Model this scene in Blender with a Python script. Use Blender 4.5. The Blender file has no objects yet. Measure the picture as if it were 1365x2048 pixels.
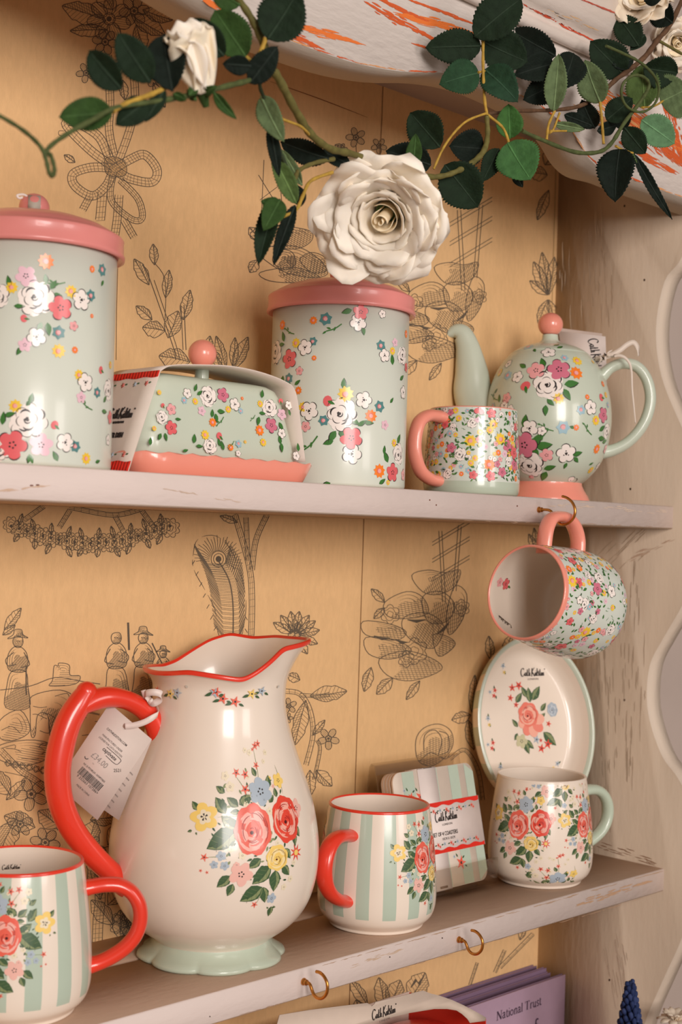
import bpy, math, random
import numpy as np
from mathutils import Vector, Matrix

PI = math.pi
# ------------------------------------------------------------------ camera
CAM_F = 2768.39                     # focal length in pixels of the 1365x2048 frame
YAW, PITCH, ROLL = 0.78275, 0.01583, 0.02936
CAM = np.array([-1.32653, -0.82085, -0.04106])
_f = np.array([math.sin(YAW)*math.cos(PITCH), math.cos(YAW)*math.cos(PITCH), math.sin(PITCH)])
_r = np.array([math.cos(YAW), -math.sin(YAW), 0.0]); _u = np.cross(_r, _f)
CR = math.cos(ROLL)*_r + math.sin(ROLL)*_u
CU = -math.sin(ROLL)*_r + math.cos(ROLL)*_u
CF = _f
D = 0.16703                         # depth of the shelves (front edge y=0, wallpaper y=D)
Z1, T1 = -0.39705, 0.0244           # lower shelf: top and thickness
T0 = 0.025                          # upper shelf: top z=0
Z2 = -0.794                         # next shelf down

scene = bpy.context.scene
col = scene.collection
cd = bpy.data.cameras.new('camera'); cam = bpy.data.objects.new('camera', cd); col.objects.link(cam)
cd.sensor_fit = 'VERTICAL'; cd.sensor_height = 36.0; cd.lens = 36.0*CAM_F/2048.0
cd.clip_start = 0.02
cam.matrix_world = Matrix(((CR[0], CU[0], -CF[0], CAM[0]), (CR[1], CU[1], -CF[1], CAM[1]), (CR[2], CU[2], -CF[2], CAM[2]), (0, 0, 0, 1)))
cd.dof.use_dof = True; cd.dof.focus_distance = 1.22; cd.dof.aperture_fstop = 9.0
scene.camera = cam

# ------------------------------------------------------------------ light
vs = scene.view_settings
vs.view_transform = 'Standard'; vs.look = 'None'; vs.gamma = 1; vs.use_curve_mapping = False
vs.exposure = 0.0
world = bpy.data.worlds.new('room_light'); scene.world = world; world.use_nodes = True
bg = world.node_tree.nodes['Background']
bg.inputs[0].default_value = (1.0, 0.81, 0.69, 1); bg.inputs[1].default_value = 0.22
def area(name, loc, target, sx, sy, power, color):
    l = bpy.data.lights.new(name, 'AREA'); l.shape = 'RECTANGLE'; l.size = sx; l.size_y = sy
    l.energy = power; l.color = color
    o = bpy.data.objects.new(name, l); col.objects.link(o); o.location = loc
    o.rotation_euler = (Vector(target)-Vector(loc)).to_track_quat('-Z', 'Y').to_euler()
    return o
area('shop_window', (-1.9, -3.0, 0.55), (-0.4, 0.1, -0.2), 1.0, 1.3, 74, (1.0, 0.92, 0.87))
area('second_window', (-0.25, -2.6, 0.3), (-0.4, 0.1, -0.2), 0.6, 1.0, 14, (1.0, 0.90, 0.86))

# ------------------------------------------------------------------ helpers
def s2l(c):
    out = []
    for x in c:
        x = x/255.0
        out.append(x/12.92 if x <= 0.04045 else ((x+0.055)/1.055)**2.4)
    return tuple(out)
def ray(x, y): return CF + CR*(x-682.5)/CAM_F - CU*(y-1024)/CAM_F
def at_y(x, y, Y):
    d = ray(x, y); return CAM + d*(Y-CAM[1])/d[1]
def at_x(x, y, X):
    d = ray(x, y); return CAM + d*(X-CAM[0])/d[0]
def at_z(x, y, Z):
    d = ray(x, y); return CAM + d*(Z-CAM[2])/d[2]
def nrm(v):
    v = np.asarray(v, float); return v/max(1e-12, np.linalg.norm(v))

_mats = {}
def paint_mat(name, rough=0.5, coat=0.0, spec=0.5, sheen=0.0, metallic=0.0, mottling=0.0, scale=60, bump=0.0, bscale=400, trans=0.0, aniso=(1, 1, 1)):
    """one procedural material that takes its base colour from the mesh's own face colours"""
    if name in _mats: return _mats[name]
    m = bpy.data.materials.new(name); m.use_nodes = True; nt = m.node_tree; b = nt.nodes['Principled BSDF']
    a = nt.nodes.new('ShaderNodeAttribute'); a.attribute_name = 'Col'
    src = a.outputs['Color']
    tc = nt.nodes.new('ShaderNodeTexCoord'); mp = nt.nodes.new('ShaderNodeMapping')
    nt.links.new(tc.outputs['Object'], mp.inputs[0]); mp.inputs['Scale'].default_value = aniso
    if mottling > 0:
        n = nt.nodes.new('ShaderNodeTexNoise'); n.inputs['Scale'].default_value = scale; n.inputs['Detail'].default_value = 5
        nt.links.new(mp.outputs[0], n.inputs['Vector'])
        mr = nt.nodes.new('ShaderNodeMapRange'); mr.inputs[1].default_value = 0.25; mr.inputs[2].default_value = 0.75
        mr.inputs[3].default_value = 1-mottling; mr.inputs[4].default_value = 1+mottling
        nt.links.new(n.outputs['Fac'], mr.inputs[0])
        mul = nt.nodes.new('ShaderNodeVectorMath'); mul.operation = 'SCALE'
        nt.links.new(src, mul.inputs[0]); nt.links.new(mr.outputs[0], mul.inputs['Scale']); src = mul.outputs[0]
    nt.links.new(src, b.inputs['Base Color'])
    b.inputs['Roughness'].default_value = rough; b.inputs['Specular IOR Level'].default_value = spec
    b.inputs['Metallic'].default_value = metallic
    if coat > 0:
        b.inputs['Coat Weight'].default_value = coat; b.inputs['Coat Roughness'].default_value = 0.10
    if trans > 0:
        b.inputs['Subsurface Weight'].default_value = trans
        b.inputs['Subsurface Radius'].default_value = (0.012, 0.008, 0.005); b.inputs['Subsurface Scale'].default_value = 0.4
    if bump > 0:
        n2 = nt.nodes.new('ShaderNodeTexNoise'); n2.inputs['Scale'].default_value = bscale; n2.inputs['Detail'].default_value = 3
        nt.links.new(mp.outputs[0], n2.inputs['Vector'])
        bp = nt.nodes.new('ShaderNodeBump'); bp.inputs['Strength'].default_value = bump; bp.inputs['Distance'].default_value = 0.001
        nt.links.new(n2.outputs['Fac'], bp.inputs['Height']); nt.links.new(bp.outputs[0], b.inputs['Normal'])
    _mats[name] = m
    return m
M_CERAMIC = lambda: paint_mat('glazed_ceramic', rough=0.3, coat=0.5, mottling=0.02, scale=25)
M_ENAMEL = lambda: paint_mat('painted_tin', rough=0.33, coat=0.3, mottling=0.03, scale=20, aniso=(1, 1, .2))
M_CARD = lambda: paint_mat('printed_card', rough=0.6, spec=0.3, mottling=0.03, scale=90)
M_LEAF = lambda: paint_mat('fabric_leaf', rough=0.75, spec=0.18, mottling=0.25, scale=140, bump=0.5, bscale=500)
M_PETAL = lambda: paint_mat('silk_petal', rough=0.7, spec=0.2, mottling=0.03, scale=50, trans=0.2)
M_STEM = lambda: paint_mat('wrapped_stem', rough=0.7, spec=0.25, mottling=0.3, scale=200)
M_BRASS = lambda: paint_mat('aged_brass', rough=0.3, metallic=1.0, mottling=0.2, scale=200)
M_PAPER = lambda: paint_mat('wallpaper_print', rough=0.85, spec=0.15, mottling=0.05, scale=260, bump=0.25, bscale=900, aniso=(1, 1, .35))
M_RIBBON = lambda: paint_mat('satin_ribbon', rough=0.45, spec=0.4, mottling=0.03, scale=200)

def smooth(pts, n=6, closed=False):
    """Catmull-Rom through points of any dimension"""
    P = np.array(pts, float); m = len(P); out = []
    rng = range(m if closed else m-1)
    for i in rng:
        if closed: a, b, c, d = P[(i-1) % m], P[i], P[(i+1) % m], P[(i+2) % m]
        else: a, b, c, d = P[max(i-1, 0)], P[i], P[i+1], P[min(i+2, m-1)]
        for k in range(n):
            t = k/n
            out.append(0.5*((2*b)+(-a+c)*t+(2*a-5*b+4*c-d)*t*t+(-a+3*b-3*c+d)*t**3))
    if not closed: out.append(P[-1])
    return np.array(out)

class MB:
    """collects geometry and builds ONE mesh object"""
    def __init__(s): s.v = []; s.f = []; s.c = []; s.n = []
    def add(s, verts, faces, colr, normals=None):
        b = len(s.v)
        s.v.extend([tuple(map(float, p)) for p in verts])
        s.n.extend([tuple(map(float, q)) for q in normals] if normals is not None else [(0, 0, 0)]*len(verts))
        s.f.extend([tuple(i+b for i in f) for f in faces])
        if isinstance(colr, list): s.c.extend(colr)
        else: s.c.extend([colr]*len(faces))
    def box(s, lo, hi, c, M=None):
        x0, y0, z0 = lo; x1, y1, z1 = hi
        v = [(x0, y0, z0), (x1, y0, z0), (x1, y1, z0), (x0, y1, z0), (x0, y0, z1), (x1, y0, z1), (x1, y1, z1), (x0, y1, z1)]
        if M is not None: v = [tuple(M @ Vector(p)) for p in v]
        s.add(v, [(0, 3, 2, 1), (4, 5, 6, 7), (0, 1, 5, 4), (1, 2, 6, 5), (2, 3, 7, 6), (3, 0, 4, 7)], c)
    def prism(s, poly, axis, a, b, c, side=None):
        """poly: 2D points, extruded along axis from a to b"""
        n = len(poly)
        def P(p, t):
            if axis == 0: return (t, p[0], p[1])
            if axis == 1: return (p[0], t, p[1])
            return (p[0], p[1], t)
        v = [P(p, a) for p in poly]+[P(p, b) for p in poly]
        f = [tuple(range(n)), tuple(range(2*n-1, n-1, -1))]+[(i, i+n, (i+1) % n+n, (i+1) % n) for i in range(n)]
        s.add(v, f, [c, c]+(side if isinstance(side, list) else [side or c]*n))
    def grid(s, G, c, closed_u=False, flip=False, M=None):
        """G[i][j] positions; c colour or function(i,j)"""
        G = np.asarray(G, float); a, b = G.shape[:2]
        if M is not None:
            M4 = np.array(M); G = G @ M4[:3, :3].T + M4[:3, 3]
        f = []; cc = []
        for i in range(a-1):
            for j in range(b if closed_u else b-1):
                j2 = (j+1) % b
                q = (i*b+j, i*b+j2, (i+1)*b+j2, (i+1)*b+j)
                f.append(q[::-1] if flip else q); cc.append(c(i, j) if callable(c) else c)
        s.add(G.reshape(-1, 3), f, cc)
    def lathe(s, prof, c, segs=96, M=None, cap0=True, cap1=True):
        """prof (r,z) bottom to top (outside facing out); c colour or f(i,j)"""
        th = np.arange(segs)/segs*2*PI
        G = [[(r*math.cos(t), r*math.sin(t), z) for t in th] for r, z in prof]
        s.grid(G, c, closed_u=True, M=M)
    def tube(s, path, ra, rb=None, c=(1, 1, 1), segs=14, up=None, caps=True):
        P = np.asarray(path, float); n = len(P)
        ra = np.asarray(ra if np.ndim(ra) else [ra]*n, float); rb = ra if rb is None else np.asarray(rb if np.ndim(rb) else [rb]*n, float)
        T = np.gradient(P, axis=0); T /= (np.linalg.norm(T, axis=1)[:, None]+1e-12)
        G = []; prev = None
        for i in range(n):
            if up is not None: B = nrm(np.asarray(up)-T[i]*np.dot(up, T[i]))
            else:
                if prev is None:
                    h = np.array([0, 0, 1.0]) if abs(T[i][2]) < .9 else np.array([1.0, 0, 0]); B = nrm(np.cross(T[i], h))
                else: B = nrm(prev-T[i]*np.dot(prev, T[i]))
                prev = B
            N = np.cross(B, T[i])
            G.append([P[i]+N*ra[i]*math.cos(a)+B*rb[i]*math.sin(a) for a in np.arange(segs)/segs*2*PI])
        s.grid(G, c, closed_u=True)
        if caps:
            for ring, flip in ((G[0], True), (G[-1], False)):
                k = len(ring); fc = tuple(range(k)) if not flip else tuple(range(k-1, -1, -1))
                s.add(ring, [fc], c(0, 0) if callable(c) else c)
    def ball(s, cen, r, c, seg=24, rz=None, M=None):
        rz = rz or r
        prof = [(r*math.cos(a), rz*math.sin(a)) for a in np.linspace(-PI/2+1e-3, PI/2-1e-3, seg//2+1)]
        T = Matrix.Translation(cen)
        s.lathe(prof, c, segs=seg, M=(M @ T) if M is not None else T)
    def build(s, name, mat, parent=None, smooth_=True, loc=None, flat_angle=None, solid=None, bevel=None, keepn=True):
        me = bpy.data.meshes.new(name)
        V = np.array(s.v, float)
        org = np.array(loc if loc is not None else (0, 0, 0), float)
        if len(V): V = V-org
        me.from_pydata(V.tolist(), [], s.f)
        at = me.attributes.new('Col', 'FLOAT_COLOR', 'CORNER')
        arr = np.ones((len(me.loops), 4), np.float32)
        cnt = np.array([len(f) for f in s.f]); cl = np.array([q[:3] for q in s.c], np.float32)
        arr[:, :3] = np.repeat(cl, cnt, axis=0)
        at.data.foreach_set('color', arr.ravel())
        if smooth_:
            me.polygons.foreach_set('use_smooth', np.ones(len(me.polygons), bool))
        me.validate(clean_customdata=False); me.update()
        if smooth_ and flat_angle is not None and hasattr(me, 'set_sharp_from_angle'):
            me.set_sharp_from_angle(angle=flat_angle)
        if keepn and any(q != (0, 0, 0) for q in s.n):
            me.normals_split_custom_set_from_vertices(s.n)
        me.materials.append(mat)
        o = bpy.data.objects.new(name, me); col.objects.link(o)
        if loc is not None: o.location = loc
        if parent is not None:
            o.parent = parent
            o.location = Vector(org)-wloc(parent)
        if solid: 
            m = o.modifiers.new('thickness', 'SOLIDIFY'); m.thickness = solid; m.offset = 0
        if bevel:
            m = o.modifiers.new('bevel', 'BEVEL'); m.width = bevel; m.segments = 2; m.limit_method = 'ANGLE'
        return o
def wloc(o):
    v = Vector((0, 0, 0))
    while o is not None: v += o.location; o = o.parent
    return v
def tag(o, label=None, cat=None, group=None, kind=None):
    if label: o['label'] = label
    if cat: o['category'] = cat
    if group: o['group'] = group
    if kind: o['kind'] = kind
    return o
def thing(name, label, cat, loc, group=None):
    o = bpy.data.objects.new(name, None); col.objects.link(o); o.location = loc; o.empty_display_size = .02
    return tag(o, label, cat, group)

# ------------------------------------------------------------------ surfaces one can print on
class Lathe:
    """a surface of revolution (profile bottom to top) with optional matrix, printable"""
    def __init__(s, prof, center=None, M=None, inner=False):
        s.P = np.array(prof, float)
        s.M = M if M is not None else Matrix.Translation(center)
        s.Mi = np.array(s.M.inverted()); s.Mn = np.array(s.M)
        seg = np.linalg.norm(np.diff(s.P, axis=0), axis=1); s.S = np.concatenate([[0], np.cumsum(seg)])
        s.sgn = -1 if inner else 1; s.lim = (0, 0)
    def rz(s, q): return np.interp(q, s.S, s.P[:, 0]), np.interp(q, s.S, s.P[:, 1])
    def hit(s, px, py):
        d = ray(px, py); o = s.Mi[:3, :3] @ CAM + s.Mi[:3, 3]; d = s.Mi[:3, :3] @ d
        t = np.linspace(0.6, 2.2, 3200); X = o[None]+d[None]*t[:, None]
        rr = np.hypot(X[:, 0], X[:, 1]); z = X[:, 2]
        R = np.interp(z, s.P[:, 1], s.P[:, 0]); ins = (rr < R) & (z > s.P[:, 1].min()) & (z < s.P[:, 1].max())
        if not ins.any(): return None
        k = np.argmax(ins) if s.sgn > 0 else len(ins)-1-np.argmax(ins[::-1])
        x = X[k]; q = np.interp(x[2], s.P[:, 1], s.S)
        return (math.atan2(x[1], x[0]), q, t[k]/CAM_F)
    def mapper(s, a):
        th0, q0, mpp = a; r0 = max(0.008, s.rz(q0)[0])
        def f(x, y, off):
            th = th0+s.sgn*x*mpp/r0; q = q0+y*mpp
            if q < s.lim[0] or q > s.S[-1]-s.lim[1]: return None
            r, z = s.rz(q); r2, z2 = s.rz(min(q+.002, s.S[-1])); r1, z1 = s.rz(max(q-.002, 0))
            n = nrm((z2-z1, 0, -(r2-r1))) if (abs(z2-z1)+abs(r2-r1)) > 1e-9 else np.array([1, 0, 0])
            nr, nz = n[0]*s.sgn, n[2]*s.sgn
            p = np.array([(r+nr*off)*math.cos(th), (r+nr*off)*math.sin(th), z+nz*off])
            N = np.array([nr*math.cos(th), nr*math.sin(th), nz])
            return s.Mn[:3, :3] @ p+s.Mn[:3, 3], s.Mn[:3, :3] @ N
        return f
class Flat:
    def __init__(s, o, ex, ey):
        s.o = np.array(o, float); s.ex = nrm(ex); s.ey = nrm(np.array(ey)-s.ex*np.dot(ey, s.ex)); s.n = np.cross(s.ex, s.ey)
    def hit(s, px, py):
        d = ray(px, py); t = np.dot(s.o-CAM, s.n)/np.dot(d, s.n); p = CAM+d*t-s.o
        return (p @ s.ex, p @ s.ey, t/CAM_F)
    def mapper(s, a):
        u, v, mpp = a
        return lambda x, y, off: (s.o+s.ex*(u+x*mpp)+s.ey*(v+y*mpp)+s.n*off, s.n)

class Print:
    """draws flat coloured shapes onto a printable surface, into the MB of that surface's mesh"""
    def __init__(s, mb, surf, base=.00012, step=.000035): s.mb = mb; s.s = surf; s.k = 0; s.base = base; s.step = step; s.map = None
    def at(s, px, py, rot=0, sc=1, lift=0, mirror=1):
        a = s.s.hit(px, py)
        if a is None: s.map = None; return False
        m = s.s.mapper(a); c, q = math.cos(rot)*sc, math.sin(rot)*sc
        s.map = lambda x, y, off: m((c*x*mirror-q*y), (q*x*mirror+c*y), off); s.lv = lift; s.maxl = lift
        return True
    def at_uv(s, a, rot=0, sc=1, lift=0, mirror=1):
        m = s.s.mapper(a); c, q = math.cos(rot)*sc, math.sin(rot)*sc
        s.map = lambda x, y, off: m((c*x*mirror-q*y), (q*x*mirror+c*y), off); s.lv = lift
        return True
    def off(s, layer):
        s.k += 1; return s.base+s.step*(s.lv+layer)+(s.k % 28)*1.1e-6
    def emit(s, V, F, c):
        if any(v is None for v in V): return
        a, b_, d = (np.array(V[i][0]) for i in F[0][:3]); 
        n0 = np.cross(b_-a, d-a); N = np.array(V[F[0][0]][1])
        if np.linalg.norm(n0) < 1e-16 and len(F[0]) > 3: n0 = np.cross(np.array(V[F[0][2]][0])-a, np.array(V[F[0][3]][0])-a)
        if n0 @ N < 0: F = [f[::-1] for f in F]
        s.mb.add([v[0] for v in V], F, c, [v[1] for v in V])
    def poly(s, pts, c, layer=0, ring=False):
        if s.map is None: return
        off = s.off(layer)
        cen = np.mean(pts, axis=0); n = len(pts)
        A = [s.map(p[0], p[1], off) for p in pts]
        if ring:
            Bm = [s.map(*(cen+(np.array(p)-cen)*.5), off) for p in pts]
            C = s.map(cen[0], cen[1], off); V = A+Bm+[C]
            f = [(i, (i+1) % n, n+(i+1) % n, n+i) for i in range(n)]+[(n+i, n+(i+1) % n, 2*n) for i in range(n)]
        else:
            C = s.map(cen[0], cen[1], off); V = A+[C]; f = [(i, (i+1) % n, n) for i in range(n)]
        s.emit(V, f, c)
    def tri(s, tris, c, layer=0):
        if s.map is None: return
        off = s.off(layer)
        for t in tris:
            V = [s.map(p[0], p[1], off) for p in t]
            s.emit(V, [tuple(range(len(V)))], c)
    def stroke(s, pts, w, c, layer=1, taper=True, sm=0, nib=None):
        if s.map is None: return
        P = smooth(pts, sm) if sm else np.array(pts, float)
        n = len(P); T = np.gradient(P, axis=0); T /= (np.linalg.norm(T, axis=1)[:, None]+1e-9); N = np.stack([-T[:, 1], T[:, 0]], 1)
        off = s.off(layer); V = []
        for i in range(n):
            k = i/(n-1); ww = w*.5*((.25+.75*math.sin(PI*k)) if taper else 1)
            if nib is not None:
                a = math.atan2(T[i][1], T[i][0]); ww = w*.5*(.3+.7*abs(math.sin(a-nib)))
            V.append(s.map(*(P[i]+N[i]*ww), off)); V.append(s.map(*(P[i]-N[i]*ww), off))
        s.emit(V, [(2*i, 2*i+1, 2*i+3, 2*i+2) for i in range(n-1)], c)

def C(*a): return s2l(a)
INK = C(48, 42, 40); WHT = C(250, 240, 232); GRN = C(62, 122, 52); GRN2 = C(96, 142, 66); DGR = C(40, 78, 46)
PINK = C(232, 104, 108); LPK = C(243, 172, 172); LIL = C(238, 196, 208); YEL = C(246, 206, 62); ORG = C(252, 132, 36); TEA = C(84, 138, 138)
MAU = C(214, 118, 140); SKY = C(160, 196, 208); CRE = C(240, 226, 196)

def blob(x, y, rx, ry, lobes=0, amp=.1, n=20, ph=0., rot=0.):
    out = []
    for i in range(n):
        a = 2*PI*i/n; k = 1+(amp*abs(math.sin(lobes*(a-ph)/2))-amp*.5 if lobes else 0)
        px, py = rx*k*math.cos(a), ry*k*math.sin(a)
        out.append((x+px*math.cos(rot)-py*math.sin(rot), y+px*math.sin(rot)+py*math.cos(rot)))
    return out
def arc(x, y, r, a0, a1, n=7, ry=None):
    ry = ry or r
    return [(x+r*math.cos(a), y+ry*math.sin(a)) for a in np.linspace(a0, a1, n)]
def el_daisy(p, x, y, r, c, cc=None, teeth=9, L=0):
    pts = []
    for i in range(teeth*2):
        a = 2*PI*i/(teeth*2)+x; k = r if i % 2 == 0 else r*.72
        pts.append((x+k*math.cos(a), y+k*math.sin(a)))
    p.poly(pts, c, L); p.poly(blob(x, y, r*.3, r*.3, n=8), cc or LPK, L+1)
    p.stroke(arc(x, y, r*.38, .5, 3.6), r*.12, PINK if cc is None else INK, L+2)
def el_five(p, x, y, r, c, ink=True, L=0, n=5, dots=True, cen=None, ph=None):
    ph = (x*1.7+y) if ph is None else ph
    for i in range(n):
        a = 2*PI*i/n+ph; cx, cy = x+r*.56*math.cos(a), y+r*.56*math.sin(a)
        p.poly(blob(cx, cy, r*.46, r*.40, lobes=3, amp=.14, n=12, ph=a, rot=a), c, L+(i % 2))
        if ink and (math.sin(a-1.0) < .2 or i % 2): p.stroke(arc(cx, cy, r*.45, a-1.1, a+.9, 6), r*.085, INK, L+3)
    p.poly(blob(x, y, r*.2, r*.2, n=8), cen or c, L+2)
    if dots:
        for i in range(5):
            a = 2*PI*i/5+ph*.7; p.poly(blob(x+r*.2*math.cos(a), y+r*.2*math.sin(a), r*.075, r*.075, n=6), INK, L+4)
def el_rose_white(p, x, y, r, L=0, c=None):
    c = c or WHT; ph = x+y
    p.poly(blob(x, y, r*.95, r*.88, lobes=7, amp=.22, n=28, ph=ph), c, L, ring=True)
    for i in range(8):
        a = ph+2*PI*(i+.5)/8; q = .80+.12*math.sin(i*2.1+ph); cx, cy = x+r*q*.78*math.cos(a), y+r*q*.72*math.sin(a)
        p.poly(blob(cx, cy, r*.30, r*.34, lobes=3, amp=.16, n=12, ph=a, rot=a), c, L+1)
        if i != 3: p.stroke(arc(cx, cy, r*.33, a-1.5+.4*(i % 2), a+.5+.5*(i % 3), 7), r*(.045+.055*(i % 3 == 0)), INK, L+2)
    cx, cy = x-r*.06, y+r*.10
    for i in range(4):
        a = ph*.5+2*PI*i/4; px_, py_ = cx+r*.26*math.cos(a), cy+r*.24*math.sin(a)
        p.poly(blob(px_, py_, r*.30, r*.26, lobes=3, amp=.12, n=12, rot=a), c, L+3+i)
        p.stroke(arc(px_, py_, r*.29, a-1.3, a+.9, 7), r*(.05+.06*(i % 2)), INK, L+4+i)
    p.stroke(arc(cx+r*.03, cy-r*.02, r*.17, 2.6, 5.6, 6), r*.08, INK, L+9)
    p.poly(blob(cx, cy+r*.03, r*.14, r*.11, lobes=3, amp=.5, n=9), INK, L+9)
    p.stroke([(cx-r*.5, cy-r*.35), (cx-r*.3, cy-r*.52), (cx, cy-r*.5)], r*.09, INK, L+9, sm=3)
def el_white5(p, x, y, r, L=0): 
    n = 5; ph = x*.9
    for i in range(n):
        a = 2*PI*i/n+ph; cx, cy = x+r*.52*math.cos(a), y+r*.52*math.sin(a)
        p.poly(blob(cx, cy, r*.48, r*.38, n=12, rot=a), WHT, L+(i % 2))
        p.stroke(arc(cx, cy, r*.46, a-1.5, a+1.0, 7), r*.09, INK, L+3)
    p.poly(blob(x, y, r*.15, r*.13, lobes=3, amp=.4, n=9), INK, L+4)
    for i in range(3): p.poly(blob(x+r*.27*math.cos(i*2+ph), y+r*.27*math.sin(i*2+ph), r*.07, r*.07, n=6), INK, L+4)
def el_leaf(p, x, y, ln, ang, c=None, L=0, w=.42, ink=True):
    """leaf from (x,y) in direction ang degrees"""
    a = math.radians(ang); ex = (math.cos(a), math.sin(a)); ey = (-ex[1], ex[0]); pts = []
    T = [0, .15, .35, .6, .82, 1]; W = [0, .6, 1, .85, .45, 0]
    for t, k in zip(T, W): pts.append((x+ex[0]*ln*t+ey[0]*ln*w*.5*k, y+ex[1]*ln*t+ey[1]*ln*w*.5*k))
    for t, k in list(zip(T, W))[-2:0:-1]: pts.append((x+ex[0]*ln*t-ey[0]*ln*w*.5*k, y+ex[1]*ln*t-ey[1]*ln*w*.5*k))
    p.poly(pts, c or GRN, L)
    if ink: p.stroke(pts[5:10], ln*.07, INK, L+1); 
    p.stroke([(x, y), (x+ex[0]*ln*.75, y+ex[1]*ln*.75)], ln*.045, DGR, L+1)
def el_sprig(p, x, y, ln, ang, c=None, L=0):
    a = math.radians(ang); ex = (math.cos(a), math.sin(a))
    p.stroke([(x, y), (x+ex[0]*ln*.5-ex[1]*ln*.08, y+ex[1]*ln*.5+ex[0]*ln*.08), (x+ex[0]*ln, y+ex[1]*ln)], ln*.07, c or GRN, L, taper=False, sm=3)
    for t, s in ((.4, 45), (.7, -45), (1, 10)): el_leaf(p, x+ex[0]*ln*t, y+ex[1]*ln*t, ln*.28, ang+s, c or GRN, L, ink=False)
KIND = {'R': el_rose_white, 'W': el_white5,
        'P': lambda p, x, y, r, L=0: el_five(p, x, y, r, PINK, L=L), 'M': lambda p, x, y, r, L=0: el_five(p, x, y, r, MAU, L=L),
        'p': lambda p, x, y, r, L=0: el_five(p, x, y, r, LPK, L=L), 'l': lambda p, x, y, r, L=0: el_five(p, x, y, r, LIL, ink=False, L=L),
        'y': lambda p, x, y, r, L=0: el_daisy(p, x, y, r, YEL, L=L), 'o': lambda p, x, y, r, L=0: el_daisy(p, x, y, r, ORG, L=L),
        't': lambda p, x, y, r, L=0: el_daisy(p, x, y, r, TEA, teeth=6, L=L), 's': lambda p, x, y, r, L=0: el_daisy(p, x, y, r, SKY, teeth=6, L=L),
        'b': lambda p, x, y, r, L=0: (p.poly(blob(x, y, r, r*.85, n=10), PINK, L), el_leaf(p, x, y, r*1.5, 250, L=L+1, ink=False)),
        'L': lambda p, x, y, r, L=0: el_leaf(p, x, y, r*2.5, (x*37+y*91) % 360, L=L),
        'S': lambda p, x, y, r, L=0: el_sprig(p, x, y, r*2, 60 if int(x) % 2 else 120, L=L)}
def scatter(p, items, jit=0):
    """items: 'kind x y r' strings; the coordinates are where they sit on the vessel as seen in the photo"""
    for it in items.split(';'):
        it = it.split()
        if not it: continue
        k, x, y, r = it[0], float(it[1]), float(it[2]), float(it[3])
        if k[0] == 'L' and len(it) > 4:
            if p.at(x, y, lift=2):
                a_ = math.radians(float(it[4])); el_leaf(p, -math.cos(a_)*r*.9, -math.sin(a_)*r*.9, r*2.5, float(it[4]), w=.5)
            continue
        if p.at(x, y, lift={'R': 4, 'P': 10, 'M': 10}.get(k, 6), rot=(x % 7)*.3): KIND[k](p, 0, 0, r)

# ------------------------------------------------------------------ painted bouquet (jug, striped and floral mugs)
RD = C(232, 74, 54); RP = C(247, 178, 160); BLU = C(176, 190, 202); BYE = C(248, 212, 116); G1 = C(66, 96, 62); G2 = C(138, 150, 104); PPK = C(243, 190, 176)
def el_rose(p, x, y, rx, ry=None, base=RD, hi=RP, dk=C(168, 30, 32), L=0, seed=1):
    ry = ry or rx; rnd = random.Random(seed)
    p.poly(blob(x, y, rx, ry, lobes=7, amp=.14, n=26, ph=seed), base, L, ring=True)
    for i in range(5):
        a = seed+2*PI*i/5; p.poly(blob(x+rx*.6*math.cos(a), y+ry*.6*math.sin(a), rx*.33, ry*.2, n=10, rot=a+PI/2), hi, L+1)
    cx, cy = x-rx*.1, y-ry*.12
    for k in range(30):
        q = .95-.8*(k/30); a0 = k*2.4+rnd.random(); 
        if k % 3 == 2: cc = dk
        elif k % 3 == 1: cc = hi
        else: cc = base
        ox, oy = x*q+cx*(1-q), y*q+cy*(1-q)
        p.stroke(arc(ox, oy, rx*q*.92, a0, a0+1.3, 6, ry*q*.92), rx*(.11 if cc != dk else .05), cc, L+2+(k % 4))
    p.poly(blob(cx, cy, rx*.1, ry*.08, n=8), C(80, 16, 20), L+6)
def el_leaf2(p, x0, y0, x1, y1, w=.5, L=0, c=None):
    ln = math.hypot(x1-x0, y1-y0); ang = math.degrees(math.atan2(y1-y0, x1-x0)); a = math.radians(ang)
    c1 = c or G1
    el_leaf(p, x0, y0, ln, ang, c1, L, w=w, ink=False)
    ex = (math.cos(a), math.sin(a)); ey = (-ex[1], ex[0])
    pts = [(x0+ex[0]*ln*t+ey[0]*ln*w*.42*k, y0+ex[1]*ln*t+ey[1]*ln*w*.42*k) for t, k in ((.02, 0), (.2, .6), (.45, .95), (.75, .6), (.97, 0))]
    p.poly(pts, G2, L+1)
    for t in (.25, .45, .65):
        for sg in (1, -1):
            bx, by = x0+ex[0]*ln*t, y0+ex[1]*ln*t
            p.stroke([(bx, by), (bx+ex[0]*ln*.16+ey[0]*sg*ln*w*.34, by+ex[1]*ln*.16+ey[1]*sg*ln*w*.34)], ln*.03, INK if sg > 0 else G2, L+2)
    p.stroke([(x0, y0), (x0+ex[0]*ln*.9, y0+ex[1]*ln*.9)], ln*.03, INK, L+2)
def el_star(p, x, y, r, c=RD, L=0, n=5):
    ph = x*.31+y*.17; pts = []
    for i in range(n*2):
        a = PI*i/n+ph; k = r if i % 2 == 0 else r*.38; pts.append((x+k*math.cos(a), y+k*math.sin(a)))
    p.poly(pts, c, L); p.poly(blob(x, y, r*.2, r*.2, n=6), INK, L+1)
    p.stroke([(x, y), (x+r*.6*math.cos(ph), y+r*.6*math.sin(ph))], r*.12, hi_of(c), L+1)
def hi_of(c): return tuple(min(1, q*.5+.45) for q in c)
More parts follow.
